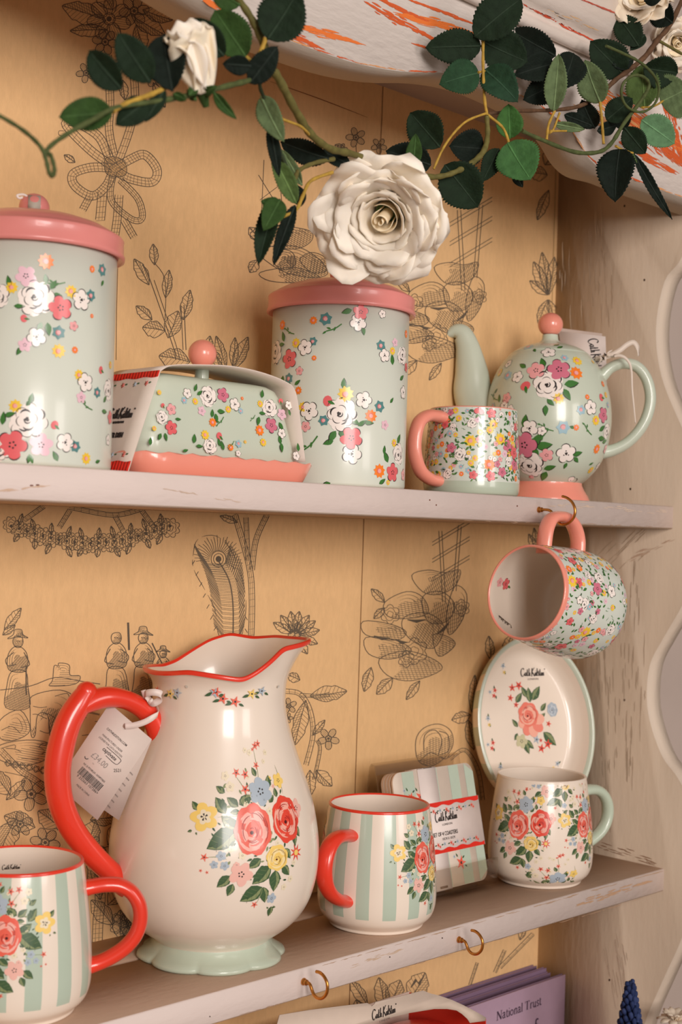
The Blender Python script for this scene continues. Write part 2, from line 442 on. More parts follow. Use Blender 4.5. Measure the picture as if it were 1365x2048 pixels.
BQ = {  # coordinates of the jug's bouquet, centred, y up, in units of its own
 'leaf2': [(470,1664,417,1696),(469,1662,441,1638),(474,1618,452,1601),(476,1614,504,1598),(476,1627,458,1629),(447,1631,427,1602),(445,1590,427,1578),
  (389,1625,376,1610),(518,1722,494,1737),(540,1739,505,1768),(551,1748,549,1787),(567,1741,584,1761),(575,1708,587,1728),(523,1779,483,1802),(525,1779,531,1809),
  (458,1752,435,1772),(463,1768,454,1790),(608,1667,619,1689),(604,1682,604,1704),(547,1614,560,1601),(569,1605,568,1587),(582,1609,600,1614),(551,1585,556,1561),
  (523,1559,515,1542),(549,1823,547,1843),(551,1825,559,1826),(542,1827,538,1823),(455,1640,441,1640),(380,1665,372,1668),(388,1668,390,1673)],
 'star': [(473,1550,11),(495,1554,11),(492,1584,12),(531,1497,10),(541,1493,9),(407,1716,9),(509,1814,8),(527,1537,9),(522,1504,5),(413,1745,4),(401,1742,4)],
 'cream': [(446,1556,10),(457,1578,11),(480,1713,8),(458,1700,7),(545,1631,8),(512,1510,7),(500,1505,6),(560,1512,6),(550,1530,5),(598,1740,6),(590,1772,7),(574,1786,7)],
 'blue': [(439,1713,10),(446,1732,9),(426,1730,8),(546,1805,11)],
}
def bouquet(p, parts='all', mini=False):
    """the painted bouquet in its own coordinates (jug pixels about (505,1665), y up)"""
    X = lambda x: x-505
    Y = lambda y: 1665-y
    for q in BQ['leaf2']: el_leaf2(p, X(q[0]), Y(q[1]), X(q[0]+(q[2]-q[0])*1.12), Y(q[1]+(q[3]-q[1])*1.12), w=.62)
    rnd = random.Random(5)
    for k in range(16):
        a = rnd.uniform(0, 2*PI); rr = rnd.uniform(45, 112); el_five(p, rr*math.cos(a)*.8+18, rr*math.sin(a), rnd.uniform(4, 7), rnd.choice([CRE, CRE, BLU, BYE, PPK]), ink=False, L=0)
    for k in range(110):  # fine sprigs
        a = rnd.uniform(0, 2*PI); rr = rnd.uniform(28, 118); x = rr*math.cos(a)*.85+15; y = rr*math.sin(a)*1.15
        if y < -60 and x < -20: continue
        el_leaf(p, x, y, rnd.uniform(7, 12), rnd.uniform(0, 360), rnd.choice([G1, G2, DGR]), 0, ink=False)
    for q in [(430,1638,505,1640),(525,1500,527,1600),(410,1716,450,1720),(584,1540,590,1600),(513,1812,523,1780),(470,1555,500,1610)]:
        p.stroke([(X(q[0]), Y(q[1])), (X((q[0]+q[2])/2)+3, Y((q[1]+q[3])/2)+3), (X(q[2]), Y(q[3]))], 1.4, G2, 0, sm=3)
    for x, y, r in BQ['cream']: el_five(p, X(x), Y(y), r, CRE, ink=False, L=1)
    for x, y, r in BQ['blue']: el_five(p, X(x), Y(y), r, BLU, ink=False, L=1)
    for x, y, r in BQ['star']: el_star(p, X(x), Y(y), r, C(238, 110, 88), L=2)
    el_star(p, X(605), Y(1721), 18, RD, L=3, n=8); p.poly(blob(X(605), Y(1721), 6, 6, n=10), BYE, 5)
    el_five(p, X(529), Y(1590), 29, BLU, ink=False, L=3, n=6); 
    el_five(p, X(403), Y(1638), 29, BYE, ink=False, L=3); el_five(p, X(403), Y(1638), 15, CRE, ink=False, L=6)
    el_five(p, X(584), Y(1572), 16, BYE, ink=False, L=3); el_five(p, X(478), Y(1750), 24, PPK, ink=False, L=3)
    el_five(p, X(622), Y(1634), 20, PPK, ink=False, L=3)
    el_rose(p, X(504), Y(1664), 39, 50, seed=1, base=C(240, 104, 84), hi=C(249, 184, 170), L=5)
    el_rose(p, X(586), Y(1651), 36, 46, seed=4, L=5)
    el_rose(p, X(555), Y(1724), 25, 25, base=BYE, hi=C(252, 230, 170), dk=C(150, 110, 40), seed=7, L=6)

# ------------------------------------------------------------------ lettering
_tc = {}
def text_tris(t, bold=False):
    key = (t, bold)
    if key in _tc: return _tc[key]
    cu = bpy.data.curves.new('lettering', 'FONT'); cu.body = t; cu.align_x = 'CENTER'; cu.resolution_u = 2; cu.size = 1
    if bold: cu.offset = 0.012
    o = bpy.data.objects.new('lettering', cu); col.objects.link(o)
    me = bpy.data.meshes.new_from_object(o)
    me.calc_loop_triangles()
    V = [(v.co.x, v.co.y) for v in me.vertices]
    tr = [[V[i] for i in lt.vertices] for lt in me.loop_triangles]
    bpy.data.objects.remove(o); bpy.data.curves.remove(cu); bpy.data.meshes.remove(me)
    _tc[key] = tr; return tr
def write(p, t, h, c=INK, L=12, wid=.85, bold=False, x=0, y=0):
    """h = size of capital letters in the print's pixels"""
    k = h/.7
    out = []
    for tr in text_tris(t, bold): out.append([(x+a*k*wid, y+b*k) for a, b in tr])
    p.tri(out, c, L)
LOGO = [[(.64,.84),(.5,1.0),(.3,.97),(.1,.7),(.04,.35),(.16,.03),(.36,-.03),(.56,.12),(.68,.3)],
 [(.98,.38),(.84,.42),(.74,.25),(.8,.04),(.92,.1),(1.02,.42)],[(1.02,.42),(.98,.12),(1.1,.08)],
 [(1.3,.86),(1.18,.1),(1.26,.04),(1.34,.12)],[(1.1,.5),(1.36,.54)],
 [(1.62,.98),(1.46,.0)],[(1.5,.26),(1.62,.42),(1.68,.3),(1.64,.08),(1.76,.06)],
 [(2.18,1.02),(1.98,-.06)],[(2.6,1.08),(2.4,.9),(2.08,.48)],[(2.1,.5),(2.3,.3),(2.52,-.04)],
 [(2.68,.42),(2.63,.1),(2.73,.06)],[(2.74,.62),(2.76,.66)],
 [(2.98,.38),(2.84,.42),(2.78,.18),(2.86,.03),(2.98,.2),(3.12,.98)],[(3.04,.4),(3.01,.1),(3.1,.06)],
 [(3.38,.62),(3.28,.6),(3.24,.46),(3.34,.24),(3.3,.04),(3.16,.06)],
 [(3.62,.86),(3.5,.1),(3.58,.04),(3.66,.12)],[(3.42,.5),(3.7,.54)],
 [(3.84,.42),(3.74,.26),(3.78,.04),(3.9,.08),(3.95,.3),(3.86,.42)],
 [(4.06,.42),(4.02,.0)],[(4.05,.24),(4.18,.42),(4.24,.28),(4.22,.06),(4.32,.08)]]
def logo(p, h, c=INK, L=12, x=0, y=0, london=True):
    """handwritten shop lettering; h = capital height"""
    for st in LOGO:
        P = [((a-2.2)*h*.92+x, b*h*1.1+y) for a, b in st]
        if len(P) == 2: P = [P[0], ((P[0][0]+P[1][0])/2, (P[0][1]+P[1][1])/2), P[1]]
        p.stroke(P, h*.15, c, L, sm=4, nib=.5)
    p.poly(blob(x+2.28*h*.92, y+h*.95, h*.09, h*.09, n=8), c, L)
    if london: write(p, 'LONDON', h*.24, c, L, x=x, y=y-h*.55, wid=1.2)
# serif capitals and lower case for the book cover: strokes (points, weight)
SER = {'N': (.78, [([(.12,0),(.12,.7)],.05),([(.12,.7),(.62,0)],.12),([(.62,0),(.62,.7)],.05),([(.0,.0),(.24,.0)],.03),([(.0,.7),(.2,.7)],.03),([(.52,.7),(.74,.7)],.03)]),
 'T': (.66, [([(.3,0),(.3,.7)],.11),([(.0,.7),(.6,.7)],.04),([(.02,.55),(.02,.7)],.03),([(.58,.55),(.58,.7)],.03),([(.18,0),(.42,0)],.03)]),
 'a': (.46, [([(.04,.36),(.14,.46),(.28,.44),(.31,.34),(.31,.04),(.4,.02)],.08),([(.31,.28),(.12,.22),(.04,.12),(.1,.0),(.22,.02),(.31,.1)],.06)]),
 't': (.32, [([(.14,.6),(.14,.08),(.2,.0),(.3,.04)],.08),([(.02,.45),(.28,.45)],.035)]),
 'i': (.25, [([(.12,.0),(.12,.45)],.09),([(.02,0),(.22,0)],.03),([(.04,.45),(.12,.45)],.03),([(.1,.64),(.14,.64)],.09)]),
 'o': (.48, [([(.22,.46),(.06,.34),(.05,.12),(.22,.0),(.38,.12),(.38,.34),(.22,.46)],.07)]),
 'n': (.54, [([(.12,0),(.12,.45)],.09),([(.12,.34),(.28,.46),(.4,.36),(.4,0)],.08),([(.02,0),(.22,0)],.03),([(.3,0),(.5,0)],.03)]),
 'l': (.26, [([(.12,0),(.12,.72)],.09),([(.02,0),(.23,0)],.03),([(.03,.72),(.12,.72)],.03)]),
 'r': (.38, [([(.12,0),(.12,.45)],.09),([(.12,.3),(.22,.44),(.34,.43)],.07),([(.02,0),(.24,0)],.03)]),
 'u': (.54, [([(.12,.45),(.12,.1),(.24,.0),(.4,.12)],.08),([(.4,.45),(.4,0),(.48,0)],.08),([(.03,.45),(.12,.45)],.03)]),
 's': (.38, [([(.32,.38),(.2,.46),(.08,.38),(.12,.26),(.28,.18),(.3,.06),(.18,.0),(.05,.07)],.07)]),
 'k': (.52, [([(.12,0),(.12,.72)],.09),([(.14,.22),(.38,.44)],.04),([(.2,.27),(.42,0)],.09),([(.02,0),(.22,0)],.03),([(.32,0),(.5,0)],.03)]),
 'f': (.34, [([(.13,0),(.13,.56),(.22,.72),(.36,.68)],.09),([(.02,.45),(.28,.45)],.035),([(.03,0),(.25,0)],.03)]),
 'B': (.6, [([(.12,0),(.12,.7)],.1),([(.02,.7),(.3,.7),(.45,.6),(.42,.42),(.28,.37),(.14,.37)],.07),([(.28,.37),(.5,.3),(.5,.1),(.34,0),(.02,0)],.08)]),
 ' ': (.28, [])}
def serif(p, t, h, c, x=0, y=0, L=12):
    k = h/.7; cx = x
    for ch in t:
        w, sts = SER[ch]
        for P, wt in sts:
            q = [(cx+a*k, y+b*k) for a, b in P]
            if len(q) == 2: p.stroke(q, wt*k, c, L, taper=False)
            else: p.stroke(q, wt*k, c, L, taper=False, sm=4)
        cx += w*k
    return cx
# ================================================================== SETTING
M_WOOD = lambda: paint_mat('chalk_painted_wood', rough=0.62, spec=0.3, mottling=0.06, scale=14, bump=0.5, bscale=180, aniso=(.35, 1, 1))
M_WOODV = lambda: paint_mat('brushed_painted_wood', rough=0.66, spec=0.25, mottling=0.10, scale=16, bump=0.6, bscale=160, aniso=(1, 1, .25))
M_WALL = lambda: paint_mat('plaster', rough=0.85, mottling=0.05, scale=8)
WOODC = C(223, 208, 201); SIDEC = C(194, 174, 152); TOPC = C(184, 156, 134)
b = MB(); b.box((-3.2, .42, -1.7), (1.6, .47, 1.6), C(206, 190, 180)); tag(b.build('wall_back', M_WALL(), smooth_=False), kind='structure')
b = MB(); b.box((-3.2, -1.3, -1.75), (1.6, .47, -1.7), C(150, 120, 95)); tag(b.build('floor', M_WALL(), smooth_=False), kind='structure')

XL = -1.34; XW = 0.005
dresser = thing('display_dresser', 'distressed white painted dresser with shaped valance and toile wallpaper back', 'dresser', (-.66, .08, -1.7))
rw = random.Random(11)
def wear(p, x0, y0, x1, y1, wid, n, c, w=(1, 3), ln=(8, 30), L=1):
    """paint worn off in streaks that run from (x0,y0) towards (x1,y1)"""
    dx, dy = x1-x0, y1-y0; dl = math.hypot(dx, dy); ux, uy = dx/dl, dy/dl
    for _ in range(n):
        t = rw.random(); s = rw.gauss(0, .4)*wid*(1-abs(2*t-1)**2*.8); l = rw.uniform(*ln)
        x, y = x0+dx*t-uy*s, y0+dy*t+ux*s
        pts = [(x+ux*l*k-uy*rw.uniform(-.7, .7), y+uy*l*k+ux*rw.uniform(-.7, .7)) for k in np.linspace(-.5, .5, 5)]
        p.stroke(pts, rw.uniform(*w), c, L+rw.random()*4)
class PlanePx:
    """drawing in photo pixels that lands on the plane y=Y"""
    def __init__(s, Y): s.Y = Y
    def hit(s, *a): return (0, 0, 1)
    def mapper(s, a):
        Y = s.Y
        def f(x, y, off):
            q = at_y(x, y, Y); q[1] -= off; return q, (0, -1, 0)
        return f
# --- back panel with the engraved wallpaper ------------------------------------------------
back = MB(); PAPER = C(232, 191, 139)
gx = np.linspace(XL, XW, 14); gz = np.linspace(-1.69, .4225, 20)
back.grid([[(x, D, z) for x in gx] for z in gz], PAPER, flip=False)
back.box((XL, D+.0005, -1.69), (XW+.02, D+.012, .45), C(150, 130, 110))
W = Print(back, PlanePx(D), base=.0003, step=.00003); W.at(0, 0)
LINE = C(104, 92, 78); LINE2 = C(120, 106, 88); SHADE = C(206, 164, 112)
def inpoly(x, y, P):
    c = False; n = len(P)
    for i in range(n):
        x1, y1 = P[i]; x2, y2 = P[(i+1) % n]
        if (y1 > y) != (y2 > y) and x < (x2-x1)*(y-y1)/(y2-y1)+x1: c = not c
    return c
def hatch(P, ang=30, sp=4, w=.7, c=None, curve=0):
    a = math.radians(ang); ux, uy = math.cos(a), math.sin(a); nx, ny = -uy, ux
    pr = [x*nx+y*ny for x, y in P]; lo, hi = min(pr), max(pr); k = lo+sp*.5
    while k < hi:
        xs = []
        n = len(P)
        for i in range(n):
            a1, a2 = pr[i], pr[(i+1) % n]
            if (a1 > k) != (a2 > k):
                t = (k-a1)/(a2-a1); x = P[i][0]+(P[(i+1) % n][0]-P[i][0])*t; y = P[i][1]+(P[(i+1) % n][1]-P[i][1])*t
                xs.append((x*ux+y*uy, x, y))
        xs.sort()
        for i in range(0, len(xs)-1, 2):
            A, B = xs[i][1:], xs[i+1][1:]
            m = ((A[0]+B[0])/2+nx*curve, (A[1]+B[1])/2+ny*curve)
            W.stroke([A, m, B], w, c or LINE2, 1, taper=False)
        k += sp
def wl(pts, w=1.3, sm=4, c=None, taper=False): W.stroke(pts, w, c or LINE, 2, taper=taper, sm=sm if len(pts) > 2 else 0)
def wpoly(P, w=1.2, fill=None, sm=0, hang=None, sp=4, cross=False):
    Q = smooth(P, 4, closed=True) if sm else np.array(P, float)
    if fill: W.poly([tuple(q) for q in Q], fill, 0)
    if hang is not None:
        hatch([tuple(q) for q in Q], hang, sp)
        if cross: hatch([tuple(q) for q in Q], hang+75, sp*1.2)
    W.stroke([tuple(q) for q in Q]+[tuple(Q[0])], w, LINE, 2, taper=False)
def wleaf(x0, y0, x1, y1, wd, sp=4.5, cross=True, part=True):
    ex = np.array([x1-x0, y1-y0], float); ln = np.linalg.norm(ex); ex /= ln; ey = np.array([-ex[1], ex[0]]); o = np.array([x0, y0])
    up = [(0, 0), (.18, .55), (.42, 1), (.62, .82), (.7, .88), (.86, .45), (1, 0)]
    A = [tuple(o+ex*ln*t+ey*wd*.5*k) for t, k in up]; Bq = [tuple(o+ex*ln*t-ey*wd*.5*k) for t, k in up][::-1]
    ang = math.degrees(math.atan2(ex[1], ex[0]))
    P = A+Bq[1:-1]
    half = A+[tuple(o+ex*ln*t) for t in (.8, .5, .2)]
    hatch(half, ang+60, sp)
    if cross: hatch(half, ang+10, sp*1.15)
    oth = Bq+[tuple(o+ex*ln*t) for t in (.2, .5, .8)]
    if not part: hatch(oth, ang-60, sp)
    else: hatch(oth, ang-60, sp*1.6, w=.6)
    wl(P+[P[0]], 1.3, 3); wl([tuple(o), tuple(o+ex*ln*.5+ey*wd*.04), (x1, y1)], 1.2)
def wflower(x, y, r, n=6, rot=0., squash=1., cen=.28, hat=True):
    for i in range(n):
        a = rot+2*PI*i/n; cx, cy = x+r*.6*math.cos(a), y+r*.6*math.sin(a)*squash
        P = blob(cx, cy, r*.42, r*.3*max(.6, squash), n=12, rot=a)
        if hat: hatch(P, math.degrees(a)+8*(i % 3-1), max(2.6, r*.1), w=.6)
        wl(P+[P[0]], 1.2, 0)
    P = blob(x, y, r*cen, r*cen*squash, n=12); wl(P+[P[0]], 1.5, 0)
    P = blob(x, y, r*cen*.45, r*cen*.45, n=8); W.poly(P, LINE, 3)
def wrib(pts, w, sp=5, cross=True):
    Q = smooth(pts, 6); T = np.gradient(Q, axis=0); T /= np.linalg.norm(T, axis=1)[:, None]+1e-9; N = np.stack([-T[:, 1], T[:, 0]], 1)
    for k in (-.5, .5): wl([tuple(q) for q in Q+N*w*k], 1.2, 0)
    for k in ((-.2, .15) if cross else (0.1,)): wl([tuple(q) for q in Q+N*w*k], .6, 0, LINE2)
    dist = 0
    for i in range(1, len(Q)):
        dist += np.linalg.norm(Q[i]-Q[i-1])
        if dist > sp: dist = 0; W.stroke([tuple(Q[i]-N[i]*w*.48), tuple(Q[i]+N[i]*w*.48+T[i]*w*.15)], .6, LINE2, 1, taper=False)
def wscallop(x, y, r, n=9, inner=2):
    P = blob(x, y, r, r, lobes=n, amp=.3, n=n*4); wl(P+[P[0]], 1.2, 0)
    for k in range(1, inner+1):
        q = 1-.33*k; P2 = blob(x, y, r*q, r*q, lobes=max(4, n-2*k), amp=.25, n=24, ph=k); wl(P2+[P2[0]], .9, 0)
def wshape(P, ang=20, sp=5, cross=False):
    Q = smooth(P, 4, closed=True); cen = Q.mean(0)
    W.stroke([tuple(q) for q in Q]+[tuple(Q[0])], 1.4, LINE, 2, taper=False)
    sub_ = [tuple(cen+(q-cen)*.96+(0, 0)) if (q-cen) @ (.5, .8) > 0 else tuple(cen+(q-cen)*.35) for q in Q]
    hatch(sub_, ang, sp*.9, .8)
    if cross: hatch(sub_, ang+70, sp*1.5, .6)
    n = len(Q)
    for k in (.78, .55):
        a0 = int(n*.1); W.stroke([tuple(cen+(Q[(i+a0) % n]-cen)*k) for i in range(0, int(n*.45))], .9, LINE2, 2)

# paper seam and a few cracks
wl([(768, 120), (764, 237), (746, 600), (728, 1040), (711, 1560), (703, 1850), (698, 2048)], 1.6, 0, C(150, 112, 74))
wl([(540, 163), (640, 198), (735, 235)], 1.6, 3, C(140, 84, 52), True); wl([(1113, 306), (1106, 560), (1094, 1060), (1070, 1858)], 2, 0, C(196, 160, 110))
wl([(236, 500), (233, 620), (232, 720)], 1.2, 0, C(120, 96, 70))
# 1 flower head at the top left, ribbons, bow
wleaf(212, 42, 124, 12, 44); wleaf(214, 60, 140, 62, 26); wflower(218, 38, 44, 7, .3); wflower(268, 22, 30, 6, .9); wleaf(262, 30, 330, 70, 34)
wleaf(272, 50, 290, 100, 30); wleaf(225, 20, 190, -30, 34); wleaf(285, 20, 345, 40, 30); wflower(210, 84, 26, 6, .2); wflower(172, 146, 20, 5, .5)
wflower(312, 155, 22, 5, 1.); wleaf(306, 165, 330, 215, 20); wleaf(245, 160, 250, 200, 18)
wrib([(215, 110), (220, 200), (218, 260), (228, 310)], 15); wrib([(262, 90), (270, 190), (262, 250), (236, 325)], 15)
for q in [[(228, 335), (180, 300), (132, 250), (150, 245), (196, 272), (218, 315), (228, 335)], [(228, 338), (262, 318), (290, 310), (314, 340), (304, 364), (262, 358), (232, 342)],
          [(224, 336), (182, 335), (146, 348), (150, 372), (184, 392), (212, 372), (226, 342)]]: wrib(q, 17)
wpoly([(210, 318), (232, 314), (250, 326), (252, 348), (232, 354), (212, 346)], 1.3, SHADE, 1, 40, 4)
wrib([(226, 350), (222, 400), (262, 438), (284, 436), (276, 398), (240, 360)], 12); wrib([(205, 385), (200, 440)], 18); wrib([(238, 390), (234, 440), (228, 480)], 16)
wrib([(180, 392), (165, 420)], 14); wrib([(248, 440), (268, 475)], 14)
wl([(128, 262), (118, 262), (118, 270), (130, 272)], 1); wleaf(150, 325, 128, 310, 14)
# 2 the budding branch and 3 its leaves
wl([(352, 720), (345, 690), (300, 560), (285, 530)], 1.4); wl([(358, 718), (352, 690), (308, 560)], 1.2); wl([(330, 640), (330, 560), (308, 525)], 1.2); wl([(372, 700), (368, 610)], 1.4); wl([(366, 700), (362, 612)], 1.2)
for q in [(298, 570, 268, 518, 24), (309, 530, 306, 488, 18), (331, 596, 338, 540, 20), (366, 640, 380, 580, 24), (304, 640, 272, 612, 22), (330, 662, 285, 655, 34), (336, 676, 356, 622, 34), (380, 724, 318, 712, 44), (412, 716, 420, 672, 20), (452, 738, 432, 672, 20), (466, 740, 496, 674, 26), (466, 735, 470, 675, 18), (440, 738, 428, 700, 18)]: wleaf(*q)
# 4 fruit group behind the hanging vine
wl([(528, 320), (522, 450)], 1.2); wl([(556, 310), (568, 460)], 1.2); wl([(517, 350), (545, 395), (575, 440)], 1.2); wl([(520, 400), (560, 370), (590, 350)], 1.2)
for q in [[(500, 470), (530, 452), (590, 455), (624, 465), (620, 485), (590, 498), (540, 492)], [(512, 500), (560, 492), (600, 495), (640, 520), (655, 548), (620, 555), (560, 540)], [(520, 545), (590, 535), (640, 555), (600, 565), (540, 562)], [(545, 520), (560, 500), (585, 505), (590, 530), (565, 540)], [(600, 520), (622, 505), (650, 515), (655, 540), (625, 545)]]: wshape(q, 30, 4, True)
wscallop(572, 535, 14); wleaf(520, 480, 498, 455, 22); wleaf(515, 520, 500, 545, 22)
# 5 shells and fruit right of the canister, lattice above
def lattice(x, y, s):
    for q in [[(0, 0), (10, 190)], [(8, 0), (18, 190)], [(52, -15), (38, 160)], [(60, -12), (46, 160)]]: wl([(x+a*s, y+b_*s) for a, b_ in q], 1.3, 0)
    for yy in (0, 45, 95): 
        for d_ in (0, 9): wl([(x-18*s, y+(yy+30+d_)*s), (x+82*s, y+(yy-30+d_)*s)], 1.2, 0)
def shells(x, y, s):
    T = lambda L_: [(x+a*s, y+b_*s) for a, b_ in L_]
    for L_, a in (([(70, 10), (100, 0), (130, 5), (160, 0), (150, 30), (120, 45), (90, 40)], 70), ([(20, 60), (60, 40), (90, 50), (100, 80), (60, 90), (25, 85)], 10),
                  ([(90, 50), (125, 40), (150, 65), (135, 95), (100, 95)], 80), ([(60, 85), (100, 80), (130, 105), (110, 145), (70, 130), (52, 105)], 45), ([(-20, 95), (30, 100), (60, 115), (40, 130), (-15, 120)], 4),
                  ([(-15, 125), (40, 130), (70, 150), (30, 165), (-10, 155)], 4), ([(10, 165), (60, 150), (110, 165), (125, 185), (70, 205), (25, 195)], 0), ([(150, 30), (172, 45), (165, 90), (140, 120), (135, 80)], 90), ([(110, 120), (140, 125), (150, 140), (120, 160)], 20)): wshape(T(L_), a, 4.2*s, True)
    for a, b_, r in ((75, 150, 22), (30, 82, 16), (162, 70, 14), (60, 165, 14)): wscallop(x+a*s, y+b_*s, r*s, 6, 2)
    for q in ((20, 60, -5, 35, 16), (-5, 180, -18, 225, 20), (35, 200, 5, 230, 22), (85, 205, 60, 240, 16), (20, 70, 0, 90, 14)): wleaf(*(T([q[:2]])[0]+T([q[2:4]])[0]+(q[4]*s,)))
    for a, b_, c_, d_ in ((62, 92, 96, 92), (40, 128, 62, 134), (118, 118, 140, 96), (0, 122, 30, 126)): W.stroke(T([(a, b_), ((a+c_)/2, (b_+d_)/2+3), (c_, d_)]), 6*s, LINE, 3)
lattice(915, 420, .85); shells(800, 525, .98)
lattice(878, 1062, .75); shells(748, 1140, 1.08)
# 6, 16 cut flower at the right edge of the paper
def endflower(x, y, s):
    for q in ((0, 0, -30, -70, 26), (0, 0, -12, -90, 24), (2, 0, 14, -80, 22), (0, 0, -38, -30, 20), (0, 10, -20, 60, 22), (2, 10, 14, 50, 18)): wleaf(x+q[0]*s, y+q[1]*s, x+q[2]*s, y+q[3]*s, q[4]*s)
endflower(1096, 590, .95); endflower(1076, 1110, .6); wleaf(1098, 380, 1075, 440, 20); wleaf(1090, 330, 1110, 300, 30); wleaf(1095, 350, 1060, 345, 30)
# 7 small flowers under the valance
wflower(712, 275, 20, 5, -.6); wl([(712, 292), (714, 320)], 1.2); wflower(758, 292, 16, 5, .3); wleaf(690, 300, 670, 290, 14); wflower(684, 298, 11, 5)
# 8 swag of flowers under the upper shelf
rs = random.Random(3)
for i in range(21):
    t = i/20; x = 22+318*t; y = 1052+34*math.sin(PI*t)
    wscallop(x, y+rs.uniform(-5, 5), rs.uniform(11, 18), 8, 2)
    a = rs.uniform(-1.2, 1.2); (wleaf(x, y+10, x+12*math.sin(a), y+26+8*rs.random(), 11) if i % 2 else None)
    if i % 2: wleaf(x, y-6, x+rs.uniform(-10, 10), y-30, 9)
    P = blob(x, y, 3, 3, n=8); W.poly(P, LINE, 3)
wrib([(138, 1014), (225, 1030), (283, 1018)], 9); wrib([(88, 1012), (48, 1040)], 9); wrib([(140, 1020), (118, 1055)], 9); wrib([(230, 1032), (246, 1062)], 9); wrib([(284, 1022), (312, 1060)], 9)
# 9 peacock feather and stems
fe = smooth([(386, 1112), (396, 1078), (432, 1072), (462, 1100), (482, 1150), (492, 1200), (488, 1250), (478, 1275), (440, 1275), (430, 1220), (410, 1180), (388, 1140)], 4, True)
spine = smooth([(440, 1128), (458, 1160), (466, 1210), (467, 1275)], 8)
for i, q in enumerate(spine):
    t = i/len(spine)
    for sg in (-1, 1):
        for k_ in (0, .5):
            q2 = q+(0, k_*6); wd = (58-8*t if sg < 0 else 24+4*t)*(1-.35*abs(t-.3)); W.stroke([tuple(q2), (q2[0]+sg*wd*.5, q2[1]-2), (q2[0]+sg*wd, q2[1]-26-14*(1-t))], .9, LINE2, 1, taper=False)
for i in range(26):
    a = PI*.95+i/25*PI*1.15; c0 = (436, 1120); W.stroke([(c0[0]+17*math.cos(a), c0[1]+17*math.sin(a)), (c0[0]+34*math.cos(a+.12), c0[1]+34*math.sin(a+.12)), (c0[0]+(44+3*(i % 3))*math.cos(a+.1), c0[1]+(44+3*(i % 3))*math.sin(a+.1))], 1.0, LINE2 if i % 2 else LINE, 1, taper=False)
for k in range(0, len(fe)-1, 5): W.stroke([tuple(q) for q in fe[k:k+5]], 1.3, LINE, 2)
wl([(437, 1122), (458, 1160), (466, 1210), (466, 1275)], 2.2)
for k in (15, 10, 5): P = blob(437, 1118, k, k*1.1, n=16); (W.poly(P, LINE, 3) if k == 5 else None); W.stroke(P+[P[0]], 1.2, LINE, 4, taper=False)
for i in range(16):
    t = i/15; x, y = (386+54*t, 1110+165*t) if i % 2 else (450+40*min(1, t*1.3), 1080+190*t); wl([(x, y), (x+(-5 if i % 2 else 5), y+8)], 1.2, 0)
wrib([(502, 1280), (504, 1200), (498, 1130), (470, 1030)], 11); wrib([(504, 1140), (512, 1080), (534, 1030)], 10); wrib([(492, 1035), (496, 1120)], 9); wleaf(475, 1045, 440, 1032, 14)
# 10 shepherds, dog and landscape on the left
def figure(x, y, s, hat=True, m=1):
    T = lambda L_: [(x+m*a*s, y+b_*s) for a, b_ in L_]
    wshape(T([(-8, -62), (8, -64), (13, -50), (6, -38), (-6, -38), (-12, -50)]), 80, 3.5*s)
    if hat: wshape(T([(-24, -60), (-12, -68), (-8, -80), (8, -80), (12, -68), (26, -58), (0, -62)]), 10, 3*s, True)
    wshape(T([(-6, -38), (10, -38), (24, -20), (26, 10), (14, 22), (-16, 22), (-24, 0), (-20, -24)]), 60, 3.5*s, True)
    wshape(T([(-18, 22), (16, 22), (28, 60), (30, 110), (-26, 110), (-24, 60)]), 84, 3.5*s, True)
    wl(T([(10, -25), (30, -8), (24, 8), (4, 4)]), 1.6); wl(T([(-14, -25), (-28, 5), (-6, 12)]), 1.6)
    for a in (-3, 3): W.poly(blob(x+m*a*s, y-52*s, 1.3, 1.3, n=6), LINE, 3)
figure(36, 1325, .82, m=-1); figure(232, 1318, .82, hat=False); figure(286, 1316, .78); figure(326, 1336, .55)
wl([(256, 1245), (258, 1300)], 4); wl([(304, 1286), (330, 1340)], 2.4); wl([(52, 1330), (52, 1390)], 2.4); wleaf(8, 1260, 42, 1216, 20); wleaf(5, 1270, 30, 1250, 14)
wl([(0, 1380), (60, 1372), (110, 1355), (160, 1362), (200, 1368)], 1.5); wshape([(105, 1360), (108, 1332), (116, 1332), (118, 1326), (138, 1330), (140, 1350), (160, 1352), (150, 1368), (100, 1372)], 0, 4)
wshape([(64, 1392), (120, 1380), (150, 1400), (120, 1440), (110, 1475), (100, 1475), (95, 1430), (75, 1430), (70, 1470), (62, 1470), (60, 1420)], 70, 4, True)
for i in range(26):
    x = rs.uniform(0, 190); y = rs.uniform(1390, 1560); wl([(x, y), (x+rs.uniform(8, 30), y+rs.uniform(-8, 6)), (x+rs.uniform(20, 50), y+rs.uniform(-4, 12))], 1.1)
for q in ([(0, 1440), (40, 1420), (60, 1460), (30, 1480), (0, 1476)], [(0, 1490), (70, 1480), (120, 1500), (60, 1530), (0, 1520)]): wshape(q, 10, 5)
